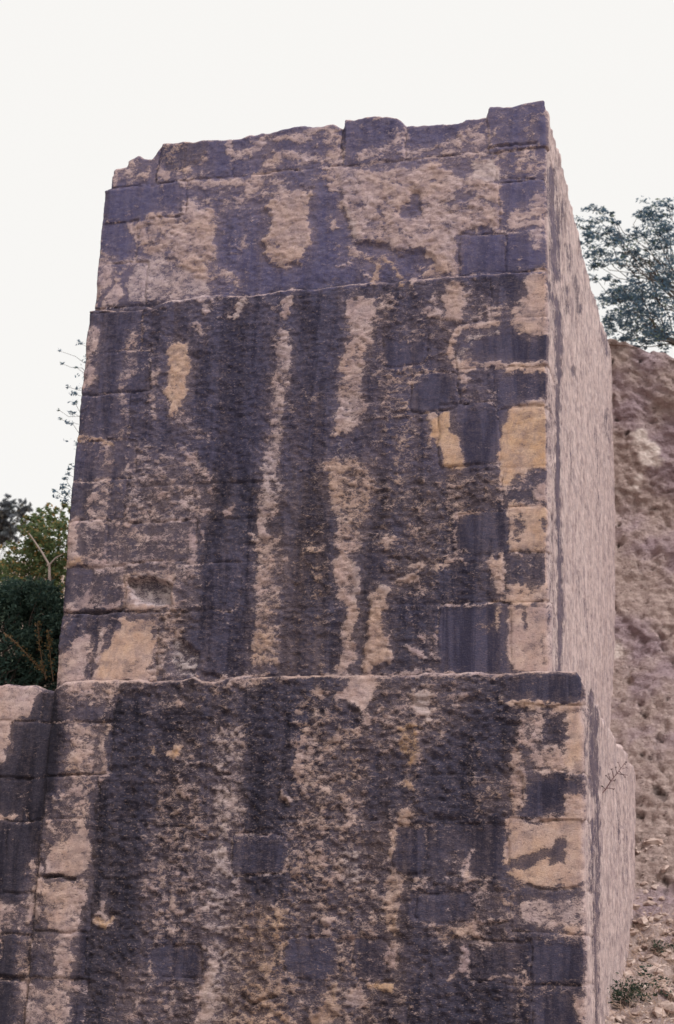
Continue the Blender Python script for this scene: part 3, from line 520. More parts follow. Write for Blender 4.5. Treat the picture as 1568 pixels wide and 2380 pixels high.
    for bi, (x0, x1, y0, y1) in enumerate(blocks):
        xm = (max(x0, 0)+min(x1, 1400))/2
        u0 = onY(x0, (y0+y1)/2 if y0 > 0 else y1, yp)[0]; u1 = onY(x1, (y0+y1)/2 if y0 > 0 else y1, yp)[0]
        z1 = onY(xm, y0, yp)[2] if y0 > 0 else 99; z0 = onY(xm, y1, yp)[2]
        if u0 < XL+.06 and not butt_left: u0 = XL-.34-.1*rr.random()
        if u1 > XR-.06: u1 = XR+.30+.25*rr.random()
        da = np.minimum(wu-u0, u1-wu); db = np.minimum(wz-z0, z1-wz); d = np.minimum(da, db)
        rc_ = .075 if (u0 > XL+.62 and u1 < XR-.75 and y0 > 0) else .022
        d = np.where((da < rc_) & (db < rc_), rc_-np.hypot(rc_-da, rc_-db), d)
        ins = (d > 0) & (ID == 0)
        ID[ins] = bi+1; dist = np.where(np.abs(d) < np.abs(dist), d, dist)
        o = (rr.random()-.5)*.014; tx, tz = (rr.random(2)-.5)*.02
        boff = np.where(ins, o+tx*(U-u0)+tz*(Z-z0 if z1 < 90 else 0), boff)
    inb = ID > 0; rb = np.where(inb, .45, 1.)
    rb = np.where(inb & (U > XL+.62) & (U < XR-.75), .8, rb)
    cIDv = ID
    g = np.exp(-(dist/.011)**2)
    r = A['r']*rb
    wav = fbm(U*7, Z*13, 4, seed+3)-.5; fine_ = nub; lump = fbm(U*2.6, Z*3.4, 3, seed+6)-.5
    jointvis = sm(.35, .6, fbm(U*3, Z*3, 3, seed+12))
    cour = 0*Z
    if courses:      # bed joints that still show faintly through the weathered core
        for cy0 in courses:
            zc = onY(800, cy0, yp)[2]+(fbm(U*1.6, U*0+cy0, 4, seed+2)-.5)*.05
            gv = np.exp(-((Z-zc)/.010)**2)*sm(.48, .64, fbm(U*1.7, U*0+cy0*.37, 3, seed+15))*(~inb)*(U < XR-.2)*(U > XL)
            cour = cour+gv*.009; A['b'] -= gv*.12
    H = (fbm(U*.9, Z*.9, 3, seed+2)-.5)*.035 + r*(wav*.045+fine_*.042+lump*.03) + boff - cour - g*(.004+.011*jointvis) + .005*A['b'] + Hh
    US = U-XR+yp
    H = np.where(side & (U > XR+.1), (fbm(US*1.2, Z*.5, 3, 7)-.5)*.05+(fbm(US*8, Z*2.6, 4, 8)-.5)*.03+(fbm(US*16, Z*16, 3, 9)-.5)*.018-g*.009, H)
    dl = np.clip((ZT-Z)/.035, 0, 1); H -= .035*(1-dl)**2*((U < XR) | (topdepth > .5) | (seed == 23))
    # chipped arris at the corner
    H -= np.exp(-((U-XR)/.03)**2)*.022*sm(.45, .7, fbm(U*0+seed, Z*6, 3, seed+8))
    rim = np.exp(-((ZT-Z)/.022)**2)*(U < XR)*sm(.3, .5, fbm(U*5, Z*0+seed, 4, seed+31)); A['b'] = A['b']+(.92-A['b'])*rim*(A['b'] < .92); A['s'] = np.maximum(A['s'], rim)  # pale top lip, sky light put into the colour as bare stone
    H -= np.exp(-((U-XL)/.035)**2)*.028*sm(.35, .7, fbm(U*0+seed+4, Z*5, 4, seed+8))*(U >= XL)*(not butt_left)
    # pale mortar beside some joints
    mort = np.exp(-(np.abs(dist)/.016)**2)*sm(.42, .6, fbm(U*2.2, Z*2.2, 3, seed+21))*np.where(side, .3, .6)
    A['b'] = A['b']+(1-A['b'])*mort*.8
    streak = sm(XR-R, XR+R*3, U)*.95
    Pt = P0.copy(); Pt[..., 0] += nx[:, None]*H; Pt[..., 1] += ny[:, None]*H
    stain = np.stack([A['b'], A['w'], A['d'], A['p']], -1).reshape(-1, 4); surf = np.stack([r, streak, A['t'], A['s']], -1).reshape(-1, 4)
    V = Pt.reshape(-1, 3); NRM = np.stack([nx[:, None]+0*Z, ny[:, None]+0*Z, 0*Z], -1).reshape(-1, 3)
    # cells
    ci, cj = np.meshgrid(np.arange(n-1), np.arange(m-1), indexing='ij')
    cid = ID[:-1, :-1].copy(); dead = above[:-1, :-1] & above[1:, :-1]
    cid[dead] = -1
    vi = lambda i, j: i*m+j
    for k in range(0, len(blocks)+1):
        sel = cid == k
        if sel.sum() < 6: continue
        I, J = ci[sel], cj[sel]
        Q = np.stack([vi(I, J), vi(I+1, J), vi(I+1, J+1), vi(I, J+1)], -1)
        pad = np.full((n+1, m+1), False); pad[1:-1+1, 1:-1+1] = False
        pad = np.zeros((n+1, m+1), bool); pad[1:n, 1:m] = sel
        E = []
        for di, dj, a, b, top in ((-1, 0, (0, 1), (0, 0), 0), (1, 0, (1, 0), (1, 1), 0), (0, -1, (0, 0), (1, 0), 0), (0, 1, (1, 1), (0, 1), 1)):
            nb = pad[1+I+di, 1+J+dj]; bI, bJ = I[~nb], J[~nb]
            if len(bI) == 0: continue
            va = vi(bI+a[0], bJ+a[1]); vb = vi(bI+b[0], bJ+b[1])
            tp = np.zeros(len(bI)); 
            if top: tp = np.where(bJ+1 >= m-1, 1, dead[np.clip(bI, 0, n-2), np.clip(bJ+1, 0, m-2)] | above[bI, np.clip(bJ+1, 0, m-1)])
            E.append(np.stack([va, vb, tp], -1))
        used, inv = np.unique(Q, return_inverse=True); Q2 = inv.reshape(Q.shape)
        Vb = V[used]; At = stain[used]; Su = surf[used]
        nf = len(Q2); sm_ = [np.ones(nf, bool)]
        if E:
            E = np.concatenate(E).astype(int); dep = np.where(E[:, 2] > 0, np.where(NRM[E[:, 0]][:, 0] > .3, min(topdepth, .3), topdepth), .16)[:, None]
            a, b = E[:, 0], E[:, 1]; o0 = len(Vb); c = len(E)
            Vb = np.concatenate([Vb, V[a], V[b], V[b]-NRM[b]*dep, V[a]-NRM[a]*dep]); 
            At = np.concatenate([At, stain[a], stain[b], stain[b], stain[a]]); Su = np.concatenate([Su, surf[a], surf[b], surf[b], surf[a]])
            q = np.arange(c); Q2 = np.concatenate([Q2, np.stack([o0+q+c, o0+q, o0+q+3*c, o0+q+2*c], -1)]); sm_.append(np.zeros(c, bool))
        if k == 0:      # the solid heart of the storey
            xa, xb, ya, yb, za, zb = XL+.11, XR-.11 if dright > 0 else XR+.02, yp+.11, yp+max(dleft, dright, .5), zs[0], zt.min()-.12
            bxv = np.array([(x, y, z) for x in (xa, xb) for y in (ya, yb) for z in (za, zb)]); o0 = len(Vb)
            Vb = np.concatenate([Vb, bxv]); At = np.concatenate([At, np.tile([.3, .2, .3, 0], (8, 1))]); Su = np.concatenate([Su, np.tile([.5, 0, 0, 1], (8, 1))])
            Q2 = np.concatenate([Q2, o0+np.array([(0, 1, 3, 2), (4, 6, 7, 5), (0, 4, 5, 1), (2, 3, 7, 6), (0, 2, 6, 4), (1, 5, 7, 3)])]); sm_.append(np.zeros(6, bool))
        mesh_np(corename if k == 0 else 'stone_block', Vb, Q2, M_STONE, parent, np.concatenate(sm_), dict(stain=At, surface=Su), origin)

# ================================================================ THE BUTTRESS
ORG = (-2.1, .6, 0)
but = tag(empty('stone_buttress', ORG), 'huge stepped ashlar buttress streaked black and tan, filling the middle of the view', 'buttress')
jl = lambda x: 437-.0945*(x-250)
upper_top = [(240,437)] + [((300+x*.7015)/1.7207, (350+y*.7015)/1.7207) for x, y in [(170,575),(200,562),(205,520),(222,462),(295,437),(303,405),(355,378),(385,395),(435,398),(470,350),(500,312),(560,303),(720,293),(850,290),(960,272),(1050,262),(1180,232),(1310,208),(1390,215),(1470,205),(1533,230),(1541,178)]] + \
            [((1300+x*.7015)/1.7207, (350+y*.7015)/1.7207) for x, y in [(120,175),(165,178),(235,162),(340,158),(410,165),(438,185),(455,206),(575,207),(700,195),(780,188),(800,170),(920,160),(935,103),(1060,100),(1110,85),(1262,60)]] + [(1285,233)]
upper_side = [(1275,236),(1281,288),(1289,300),(1300,352),(1310,385),(1325,455),(1333,475),(1345,525),(1355,588),(1370,640),(1385,690),(1395,735),(1410,770),(1420,790),(1424,800)]
ub = [(236,366,-1,jl(300)),(366,533,-1,jl(450)),(533,797,-1,jl(660)),(797,937,-1,jl(865)),(937,1134,-1,jl(1030)),(1134,1290,-1,jl(1210)),
      (232,432,jl(330),520-8),(1156,1290,jl(1215),421),(228,316,520,612),(1160,1290,421,533),(222,342,612,712),(1068,1176,545,638),(1176,1290,533,632)]
tier(but, ORG, .05, -4.215, -.005, np.arange(7.5, 9.6, .012), upper_top, upper_side, ub, 1.6, 6.3, topdepth=.6, seed=3)
mid_top = [(190,719),(205,718),(300,716),(350,712),(380,700),(440,692),(470,684),(520,686),(560,688),(600,683),(670,672),(740,668),(800,661),(860,652),(910,655),(960,649),(1020,644),(1060,638),(1120,636),(1180,630),(1276,627),(1290,627)]
mb = [(1140,1290,628,742),(1062,1290,742,853),(888,990,768,853),(1150,1290,853,945),(955,1066,868,958),(1018,1160,940,1083),(1160,1290,945,1083),(1168,1290,1083,1181),
      (1060,1180,1190,1281),(1180,1290,1181,1281),(1170,1290,1281,1402),(1020,1186,1404,1575),(1186,1290,1402,1575),
      (190,330,718,818),(180,352,818,915),(170,300,915,1023),(160,318,1023,1118),(150,292,1118,1212),(140,250,1212,1315),(250,453,1212,1310),(130,289,1318,1424),(120,215,1424,1600),(215,366,1424,1600)]
mb += [(400,560,1312,1420)]
tier(but, ORG, 0., -4.252, 0., np.arange(4.0, 7.75, .012), mid_top, 'flat', mb, 1.6, 6.2, topdepth=.3, seed=11, courses=(772,880,990,1110,1196,1297,1411))
low_top = [(110,1612),(126,1598),(150,1584),(200,1580),(300,1579),(350,1582),(420,1578),(450,1570),(470,1582),(500,1584),(525,1574),(560,1571),(620,1572),(700,1570),(760,1568),(830,1571),(880,1567),(960,1564),(1040,1562),(1100,1560),(1180,1566),(1230,1562),(1300,1559),(1338,1560),(1352,1568),(1360,1578)]
low_side = [(1358,1578),(1376,1596),(1400,1640),(1425,1680),(1440,1698),(1452,1730),(1465,1748),(1475,1765)]
lb = [(1190,1375,1500,1637),(1215,1375,1637,1797),(1215,1375,1797,1901),(1180,1375,1901,2064),(1185,1375,2064,2172),(1235,1375,2172,2290),(1235,1375,2290,2420),
      (662,786,2178,2276),(818,900,2180,2280),(912,986,1920,2030),(535,664,1938,2032),(960,1104,2074,2145),(1104,1185,2072,2145),(1090,1235,2190,2288),(350,470,2196,2276),(986,1180,1920,2040),
      (100,272,1560,1680),(90,262,1680,1801),(85,225,1801,1906),(80,222,1906,2040),(70,212,2040,2166),(60,196,2166,2275),(50,196,2275,2420)]
zl = list(np.arange(-.3, 1.25, .08))+list(np.arange(1.25, 4.3, .012))
tier(but, ORG, -.2, -4.165, .292, zl, low_top, low_side, lb, 1.6, 5.4, topdepth=.3, seed=23, R=.05, courses=(1655,1799,1904,2052,2168,2282))
# ---------------------------------------------------------------- the wall that joins on the left
WO = (-6.5, .4, 0)
wal = tag(empty('masonry_wall', WO), 'blackened block wall with a pale unstained top corner, joining the buttress at the lower left edge', 'wall')
wt = [(-800,1560),(-300,1578),(0,1589),(60,1589),(85,1592),(100,1600),(130,1604),(160,1606)]
wb = []
for y0, y1, xs_ in ((1500,1676,(-190,-60,104)), (1676,1806,(-260,-120,20,200)), (1806,1908,(-200,-70,70,200)), (1908,2076,(-260,-110,10,200)), (2076,2174,(-210,-60,84,200)), (2174,2282,(-260,-130,0,200)), (2282,2420,(-200,-60,60,200))):
    for a, b in zip(xs_[:-1], xs_[1:]): wb.append((a, b, y0, y1))
tier(wal, WO, -.165, -9.5, -4.02, zl, wt, None, wb, 0, 0, dsf=.014, topdepth=.42, seed=31, corename='wall_core', fine=-6., butt_left=True)

# ================================================================ ROCK CUTTING, HILLSIDE, GROUND
CL = Survey(dict(b=0., d=0., h=0.))
def PC(v, pts, f=1, **k): poly(CL, v, pts, f, **k)
PC('K', [(630,650),(700,640),(720,620),(745,660),(790,740),(830,760),(850,860),(830,885),(710,880),(700,800),(720,780),(680,760)], b=1.); PC('K', [(645,960),(690,940),(715,950),(700,1000),(710,1020),(660,1045)], b=.95)
PC('K', [(480,820),(505,830),(530,1050),(505,1040)], b=.8); PC('K', [(485,2000),(520,2010),(570,2150),(500,2240)], b=.6)
for p_, r_ in (((562,1290), 34), ((600,640), 40), ((545,560), 26), ((780,1165), 14), ((768,1570), 14), ((740,1820), 12), ((820,280), 20), ((500,170), 24), ((690,140), 18), ((560,1400), 14)): stroke(CL, 'K', [p_, (p_[0]+8, p_[1]+4)], r_*.8, 1, d=.7, h=-.06)  # hollows pushed in, their shade also painted near black
for p_, r_ in (((1095,340), 40), ((1190,470), 40), ((1215,510), 34), ((1160,630), 36), ((1100,610), 26), ((1260,230), 50), ((1190,840), 100), ((1230,870), 70), ((1090,1165), 18), ((1155,1275), 18), ((1245,1460), 60), ((1100,990), 50), ((1060,1665), 40), ((960,1720), 30), ((1090,1860), 40)): stroke(CL, 'I', [p_, (p_[0]+12, p_[1]+10)], r_*.7, 1.2, d=.7, h=-.05)  # lower hollows darkened by colour too, plus dark growth
mC, tC, bC = new_mat('cut_marl_bank', .95); N = NB(tC)
at = tC.nodes.new('ShaderNodeAttribute'); at.attribute_name = 'stain'; sp_ = tC.nodes.new('ShaderNodeSeparateColor'); tC.links.new(at.outputs['Color'], sp_.inputs[0])
fl_ = N.scale(N.co, (1, 1, 1.5))
c = N.mix(N.rng(N.noise(5, 5, .7, fl_), .36, .64), (.40, .30, .27), (.54, .42, .38)); c = N.mix(N.rng(N.noise(26, 4, .7, fl_), .52, .66), c, (.55, .43, .38)); c = N.mix(N.rng(N.noise(19, 4, .75, fl_), .56, .68), c, (.22, .16, .15))
c = N.mix(N.rng(N.noise(1.3, 3), .45, .7), c, N.mix(1., c, (.82, .80, .95), 'MULTIPLY'))
c = N.mix(sp_.outputs[0], c, N.mix(N.rng(N.noise(18, 4), .4, .65), (.82, .71, .65), (.76, .63, .57))); c = N.mix(N.m('MULTIPLY', sp_.outputs[1], .85), c, (.03, .022, .025))  # last mix: painted shade of the hollows
tC.links.new(c, bC.inputs['Base Color']); tC.links.new(N.bump(N.m('ADD', N.noise(24, 6, .75, fl_, .8), N.m('MULTIPLY', N.voro(22), .4)), 1., .05), bC.inputs['Normal'])
prof = [(-9,-.3),(-5,.0),(-2.2,.45),(-.2,1.08),(1.5,1.6),(3.1,2.05),(4.15,2.86),(4.75,4.25),(5.27,5.05),(5.5,5.6),(5.9,7.25),(5.8,8.3),(5.74,9.45)]
pp = np.array(prof); seg = np.r_[0, np.cumsum(np.hypot(np.diff(pp[:, 0]), np.diff(pp[:, 1])))]
st = np.r_[np.arange(0, 6, .1), np.arange(6, seg[-1], .024), seg[-1]]
py_ = np.interp(st, seg, pp[:, 0]); pz_ = np.interp(st, seg, pp[:, 1])
xs = np.r_[np.arange(-3.5, -.2, .15), np.arange(-.2, 1.7, .024), np.arange(1.7, 10, .12)]
topc = np.array([(onY(x, y, 5.8)[0], onY(x, y, 5.8)[2]) for x, y in [(1420,792),(1440,802),(1460,804),(1480,812),(1510,826),(1540,832),(1568,842),(1700,880)]])
ztc = np.interp(xs, topc[:, 0], topc[:, 1]); ztc = ztc+(fbm(xs*5, xs*0, 3, 4)-.5)*.12
Xg, Sg = np.meshgrid(xs, np.arange(len(st)), indexing='ij'); Yg = py_[Sg]; Zg = pz_[Sg]; Zg = Zg+(ztc[:, None]-9.45)*sm(6, 9.45, Zg)
ty = np.gradient(py_, st)[Sg]; tz = np.gradient(pz_, st)[Sg]
q = st[Sg]; xx = np.maximum(Xg, 0)
Dn = (fbm(Xg*.8, q*.8, 4, 51)-.5)*.5*sm(.0, .8, xx)+(fbm(Xg*3.2, q*4, 4, 52)-.5)*.13+(fbm(Xg*10, q*14, 4, 53)-.5)*.10+(fbm(Xg*26, q*30, 3, 54)-.5)*.055
ridge = np.abs(fbm(Xg*2.2+q*.6, q*2.2, 3, 57)-.5); Dn -= .035*sm(.05, .0, ridge)
_px, _py = proj(np.stack([Xg, Yg, Zg], -1).reshape(-1, 3)); Dn = Dn*(1-.6*sample(CL, 'b', _px, _py).reshape(Xg.shape))*np.where(Zg > 6, .75, 1)
Pc = np.stack([Xg, Yg-tz*Dn-.12*xx, Zg+ty*Dn], -1)
fade = sm(.25, .0, np.abs(Zg-ztc[:, None])); 
cx_, cy_ = proj(Pc.reshape(-1, 3)); jx_ = ((fbm(Xg*7, q*7, 4, 58)-.5)*30).ravel(); jy_ = ((fbm(Xg*7, q*7, 4, 59)-.5)*34).ravel(); hb = sample(CL, 'h', cx_+jx_, cy_+jy_).reshape(Xg.shape)*(Yg > 0)
Pc[..., 1] -= tz*hb; Pc[..., 2] += ty*hb
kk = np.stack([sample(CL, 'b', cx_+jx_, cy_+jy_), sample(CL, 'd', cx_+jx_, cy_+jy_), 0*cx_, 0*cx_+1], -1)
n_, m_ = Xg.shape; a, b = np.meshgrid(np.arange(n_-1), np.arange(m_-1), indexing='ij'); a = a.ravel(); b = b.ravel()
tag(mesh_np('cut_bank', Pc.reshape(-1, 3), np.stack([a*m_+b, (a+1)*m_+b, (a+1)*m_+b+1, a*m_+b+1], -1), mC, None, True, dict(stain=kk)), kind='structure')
CUT_TOP = Pc[:, -1, :]
# rubble on the foot of the bank: too many broken stones to count
M_RUB = simple_mat('broken_limestone', (.36, .26, .22), (.52, .42, .37), 8, (.20, .15, .15), bump=.01)
icv = np.array([(0, 0, 1), (.9, 0, .2), (.3, .85, .25), (-.7, .5, .3), (-.7, -.5, .2), (.3, -.85, .3), (.7, .5, -.5), (-.3, .85, -.4), (-.9, 0, -.5), (-.3, -.85, -.5), (.7, -.5, -.4), (0, 0, -.9)])
icf = np.array([(0,1,2),(0,2,3),(0,3,4),(0,4,5),(0,5,1),(1,6,2),(2,7,3),(3,8,4),(4,9,5),(5,10,1),(2,6,7),(3,7,8),(4,8,9),(5,9,10),(1,10,6),(6,11,7),(7,11,8),(8,11,9),(9,11,10),(10,11,6)])
NR = 5200; VV = []; 
sel_s = RNG.integers(0, len(st), NR*6); sel_x = RNG.integers(0, len(xs), NR*6); keep = (pz_[sel_s] < 3.3) & (pz_[sel_s] > .9) & (xs[sel_x] > .2) & (RNG.random(NR*6) < np.where(pz_[sel_s] < 2.5, 1, .3))
sel_s = sel_s[keep][:NR]; sel_x = sel_x[keep][:NR]; NR = len(sel_s)
size = .012+.065*RNG.random(NR)**4
V = icv[None]*(1+.35*(RNG.random((NR, 12, 1))-.5))*np.stack([size*(1+RNG.random(NR)), size, size*(.4+.5*RNG.random(NR))], -1)[:, None, :]
an = RNG.random(NR)*6.28; tl = (RNG.random(NR)-.5)*1.6; ca, sa, ct, s_t = np.cos(an), np.sin(an), np.cos(tl), np.sin(tl)
x_, y_, z_ = V[..., 0], V[..., 1], V[..., 2]; y2 = y_*ct[:, None]-z_*s_t[:, None]; z2 = y_*s_t[:, None]+z_*ct[:, None]
V = np.stack([x_*ca[:, None]-y2*sa[:, None], x_*sa[:, None]+y2*ca[:, None], z2], -1)+(Pc[sel_x, sel_s]-np.array([0, 0, 1])*size[:, None]*.35+RNG.normal(size=(NR, 3))*np.array([.03, .01, 0]))[:, None, :]
tag(mesh_np('rubble', V.reshape(-1, 3), (icf[None]+12*np.arange(NR)[:, None, None]).reshape(-1, 3), M_RUB, None, False), kind='stuff', label='broken pale stones littering the foot of the cut bank, lower right', cat='rubble')

M_HILL = simple_mat('dry_hillside', (.24, .17, .14), (.33, .25, .20), 1.2, (.12, .12, .06), bump=.06, bscale=5)
xs2 = np.r_[-300, -200, -140, np.arange(-100, -20, 5), np.arange(-20, -4, .8), np.arange(-4, 10, .35), np.arange(10, 60, 4), 90, 150, 300]
tt = np.r_[np.arange(0, 3, .25), np.arange(3, 12, .7), np.arange(12, 60, 4), 80, 120, 200, 320, 520]
X2, T2 = np.meshgrid(xs2, tt, indexing='ij')
rt_ = sm(-3.4, -.9, X2)
Y0 = .55*(1-rt_)+5.72*rt_; zR = np.interp(X2, CUT_TOP[:, 0], CUT_TOP[:, 2]-.04); yR = np.interp(X2, CUT_TOP[:, 0], CUT_TOP[:, 1]); Y0 = .55*(1-rt_)+yR*rt_
zL = np.interp(T2, [0, 1.5, 5, 12, 20, 40, 70, 200, 520], [3.95, 4.35, 5.7, 8.2, 10.6, 16.6, 19, 24, 30]); zRr = zR+np.interp(T2, [0, 2, 30, 520], [0, .1, 1.5, 12])
Z2 = zL*(1-rt_)+zRr*rt_+(fbm(X2*.25, T2*.25, 4, 61)-.5)*np.clip(T2*.15, 0, 3)
Y2 = Y0+T2; n_, m_ = X2.shape; a, b = np.meshgrid(np.arange(n_-1), np.arange(m_-1), indexing='ij'); a = a.ravel(); b = b.ravel()
tag(mesh_np('hillside', np.stack([X2, Y2, Z2], -1).reshape(-1, 3), np.stack([a*m_+b, (a+1)*m_+b, (a+1)*m_+b+1, a*m_+b+1], -1), M_HILL), kind='structure')
def hill_z(x, y):
    r = float(sm(-3.4, -.9, x)); 
    return (np.interp(y-.55, [0, 1.5, 5, 12, 20, 40, 70], [3.95, 4.35, 5.7, 8.2, 10.6, 16.6, 19]))*(1-r)+(float(np.interp(x, CUT_TOP[:, 0], CUT_TOP[:, 2]))+.05)*r
M_GR = simple_mat('bare_ground', (.20, .155, .125), (.28, .225, .18), .9, (.10, .10, .05), bump=.03, bscale=8)
g_ = 700.; tag(mesh_np('ground', [(-g_, -g_, 0), (g_, -g_, 0), (g_, g_, 0), (-g_, g_, 0)], [(0, 1, 2, 3)], M_GR), kind='structure')

# ================================================================ PLANTS
def tubes(name, paths, mat, parent=None, off=(0, 0, 0), k=6):
    V = []; Fq = []
    for pts, r0, r1 in paths:
        pts = np.array(pts, float); n = len(pts); o = len(V)*1; base = sum(len(v) for v in V)
        T = np.gradient(pts, axis=0); T /= np.linalg.norm(T, axis=1)[:, None]+1e-9
        ref = np.array([.3, .2, 1.]) if abs(T[0, 2]) < .8 else np.array([1., .2, .1])
        A_ = np.cross(T, ref); A_ /= np.linalg.norm(A_, axis=1)[:, None]; B_ = np.cross(T, A_)
        rr_ = np.linspace(r0, r1, n)[:, None, None]; th = np.arange(k)/k*6.283
        ring = pts[:, None]+rr_*(np.cos(th)[None, :, None]*A_[:, None]+np.sin(th)[None, :, None]*B_[:, None])
        V.append(ring.reshape(-1, 3))
        i, j = np.meshgrid(np.arange(n-1), np.arange(k), indexing='ij'); i = i.ravel(); j = j.ravel(); j2 = (j+1) % k
        Fq.append(base+np.stack([i*k+j, i*k+j2, (i+1)*k+j2, (i+1)*k+j], -1))
    return mesh_np(name, np.concatenate(V), np.concatenate(Fq), mat, parent, True, None, off)
def leaves(name, C, size, mat, parent=None, off=(0, 0, 0), flat=.5, asp=.42):
    C = np.asarray(C); n = len(C)
    d = RNG.normal(size=(n, 3)); d[:, 2] *= flat; d /= np.linalg.norm(d, axis=1)[:, None]
    e = np.cross(d, RNG.normal(size=(n, 3))*np.array([.6, .6, 1.2])); e /= np.linalg.norm(e, axis=1)[:, None]
    nr = np.cross(d, e)
    s = size*(.6+.8*RNG.random(n))[:, None]
    V = np.stack([C-d*s*.5, C+e*s*asp*.5+nr*s*.08, C+d*s*.5, C-e*s*asp*.5+nr*s*.08], 1).reshape(-1, 3)
    col = np.repeat(np.stack([RNG.random(n), RNG.random(n), RNG.random(n), np.ones(n)], -1), 4, 0)
    return mesh_np(name, V, np.arange(4*n).reshape(-1, 4), mat, parent, False, dict(leaf=col), off)
def cloud(c, rad, n, flat=(1, 1, .6)):
    if n > 30:      # several overlapping sprays instead of one ball
        k = 5+n//40; out = []
        for _ in range(k):
            d = RNG.normal(size=3)*np.array([.85, .7, .5])*rad; out.append(_cloud(np.asarray(c)+d, rad*RNG.uniform(.35, .8), n//k+1, (flat[0]*1.2, flat[1], flat[2])))
        return np.concatenate(out)
    return _cloud(c, rad, n, flat)
def _cloud(c, rad, n, flat):
    p = RNG.normal(size=(n, 3)); p /= np.linalg.norm(p, axis=1)[:, None]; p *= (RNG.random(n)**.45)[:, None]
    return np.asarray(c)+p*rad*np.array(flat)
def wig(a, b, n=6, w_=.05):
    a = np.array(a, float); b = np.array(b, float); t = np.linspace(0, 1, n)[:, None]
    p = a+(b-a)*t; o = RNG.normal(size=(n, 3))*w_*np.linalg.norm(b-a); o[0] = 0; o[-1] = 0; return p+o*np.sin(t*3.14)
M_BARK = simple_mat('grey_bark', (.075, .06, .055), (.14, .115, .10), 9, bump=.01, stretch=(2, 2, .4))
M_TWIG = simple_mat('dead_twig', (.30, .23, .20), (.38, .31, .28), 9, bump=0)
M_RUST = simple_mat('rusty_stem', (.15, .09, .06), (.20, .13, .08), 9, bump=0)
LM_T = leaf_mat('tree_leaves', (.09, .15, .22), (.14, .21, .27), (.20, .25, .18)); LM_D = leaf_mat('ivy_leaves', (.045, .085, .078), (.10, .16, .125), (.15, .21, .15))  # LM_T: paler and bluer, sky flare put into the leaf colour
LM_Y = leaf_mat('shrub_leaves', (.07, .115, .055), (.15, .18, .075), (.34, .21, .08)); LM_G = leaf_mat('distant_leaves', (.09, .10, .125), (.14, .155, .16), (.2, .18, .14))
LM_O = leaf_mat('goldenrod_flowers', (.20, .14, .06), (.27, .18, .09), (.17, .10, .07))

# tree above the cut bank, right
def J_(x, y, Y): return onY((2150+x*.3495)/1.7207, (700+y*.3495)/1.7207, Y)
TX, TY = 1.15, 9.6; tb = np.array([TX, TY, hill_z(TX, TY)-.1])
tr = tag(empty('broadleaf_tree', tuple(tb)), 'open branched green tree rising above the cut bank, its leaves against the white sky', 'tree')
fork = tb+np.array([.0, 0, 1.7]); tubes('trunk', [(wig(tb, fork, 7, .03), .14, .09)], M_BARK, tr, tb)
cl = [(660,400,60),(690,500,55),(850,440,22),(880,570,42),(1190,400,60),(1260,440,90),(1330,490,80),(1480,330,70),(1440,450,50),(540,610,60),(600,690,60),(830,680,110),(930,690,45),(1380,650,130),(1480,600,70),(740,870,105),(680,930,80),
      (1090,700,60),(870,770,50),(1010,890,40),(1110,860,60),(1150,1080,110),(1230,1000,70),(1350,1150,70),(1450,1230,90),(800,1190,50),(960,980,50),(1000,1330,95),(1050,1450,130),(1200,1400,120),(1350,1330,100),(1450,1500,120),(1150,1600,130),
      (1300,1650,130),(950,1600,90),(850,1640,60),(820,1750,60),(1000,1750,80),(1100,1830,80),(1300,1850,90),(1440,1800,100),(1450,950,90),(1480,1950,60),(1200,1950,60),(1000,1880,50),(760,1420,55),(660,1170,40),(900,1420,60),(860,1290,50),(1280,820,80),(1180,1230,80),(700,1040,50),(560,760,40),(1480,780,90),(1480,1100,110)]
cc = [(J_(x, y, 9.6+RNG.uniform(-.9, .9)), r*.3495/1.7207/3694*22) for x, y, r in cl]
for _ in range(70):
    p = np.array([TX, TY, tb[2]+2.4])+RNG.normal(size=3)*np.array([1.1, 1.0, .9])
    if p[0] > .95 and p[2] > tb[2]+.5 and proj(p[None])[1][0] > 520: cc.append((p, .12+.1*RNG.random()))
LP = []; br = []
tips = [fork+np.array([-.9, -.1, .6]), fork+np.array([-.5, .2, 1.4]), fork+np.array([.5, -.2, 1.5]), fork+np.array([1.0, .2, .6]), fork+np.array([-1.0, .2, -.3]), fork+np.array([.1, -.3, .9])]
for t_ in tips: tubes('limb', [(wig(fork, t_, 7, .05), .06, .02)], M_BARK, tr, tb)
for c, r in cc:
    LP.append(cloud(c, r*1.25, int(50+17000*r*r), (1.25, 1, .62)))
    s_ = min(tips, key=lambda q: np.linalg.norm(q-c)); s0 = fork+(s_-fork)*RNG.uniform(.4, 1)
    br.append((wig(s0, c, 6, .06), .012, .004))
    for _ in range(3): br.append((wig(c, c+RNG.normal(size=3)*r*np.array([1, 1, .5]), 4, .08), .005, .0025))
tubes('twigs', br, M_BARK, tr, tb, 4); leaves('crown', np.concatenate(LP), .055, LM_T, tr, tb, .35)

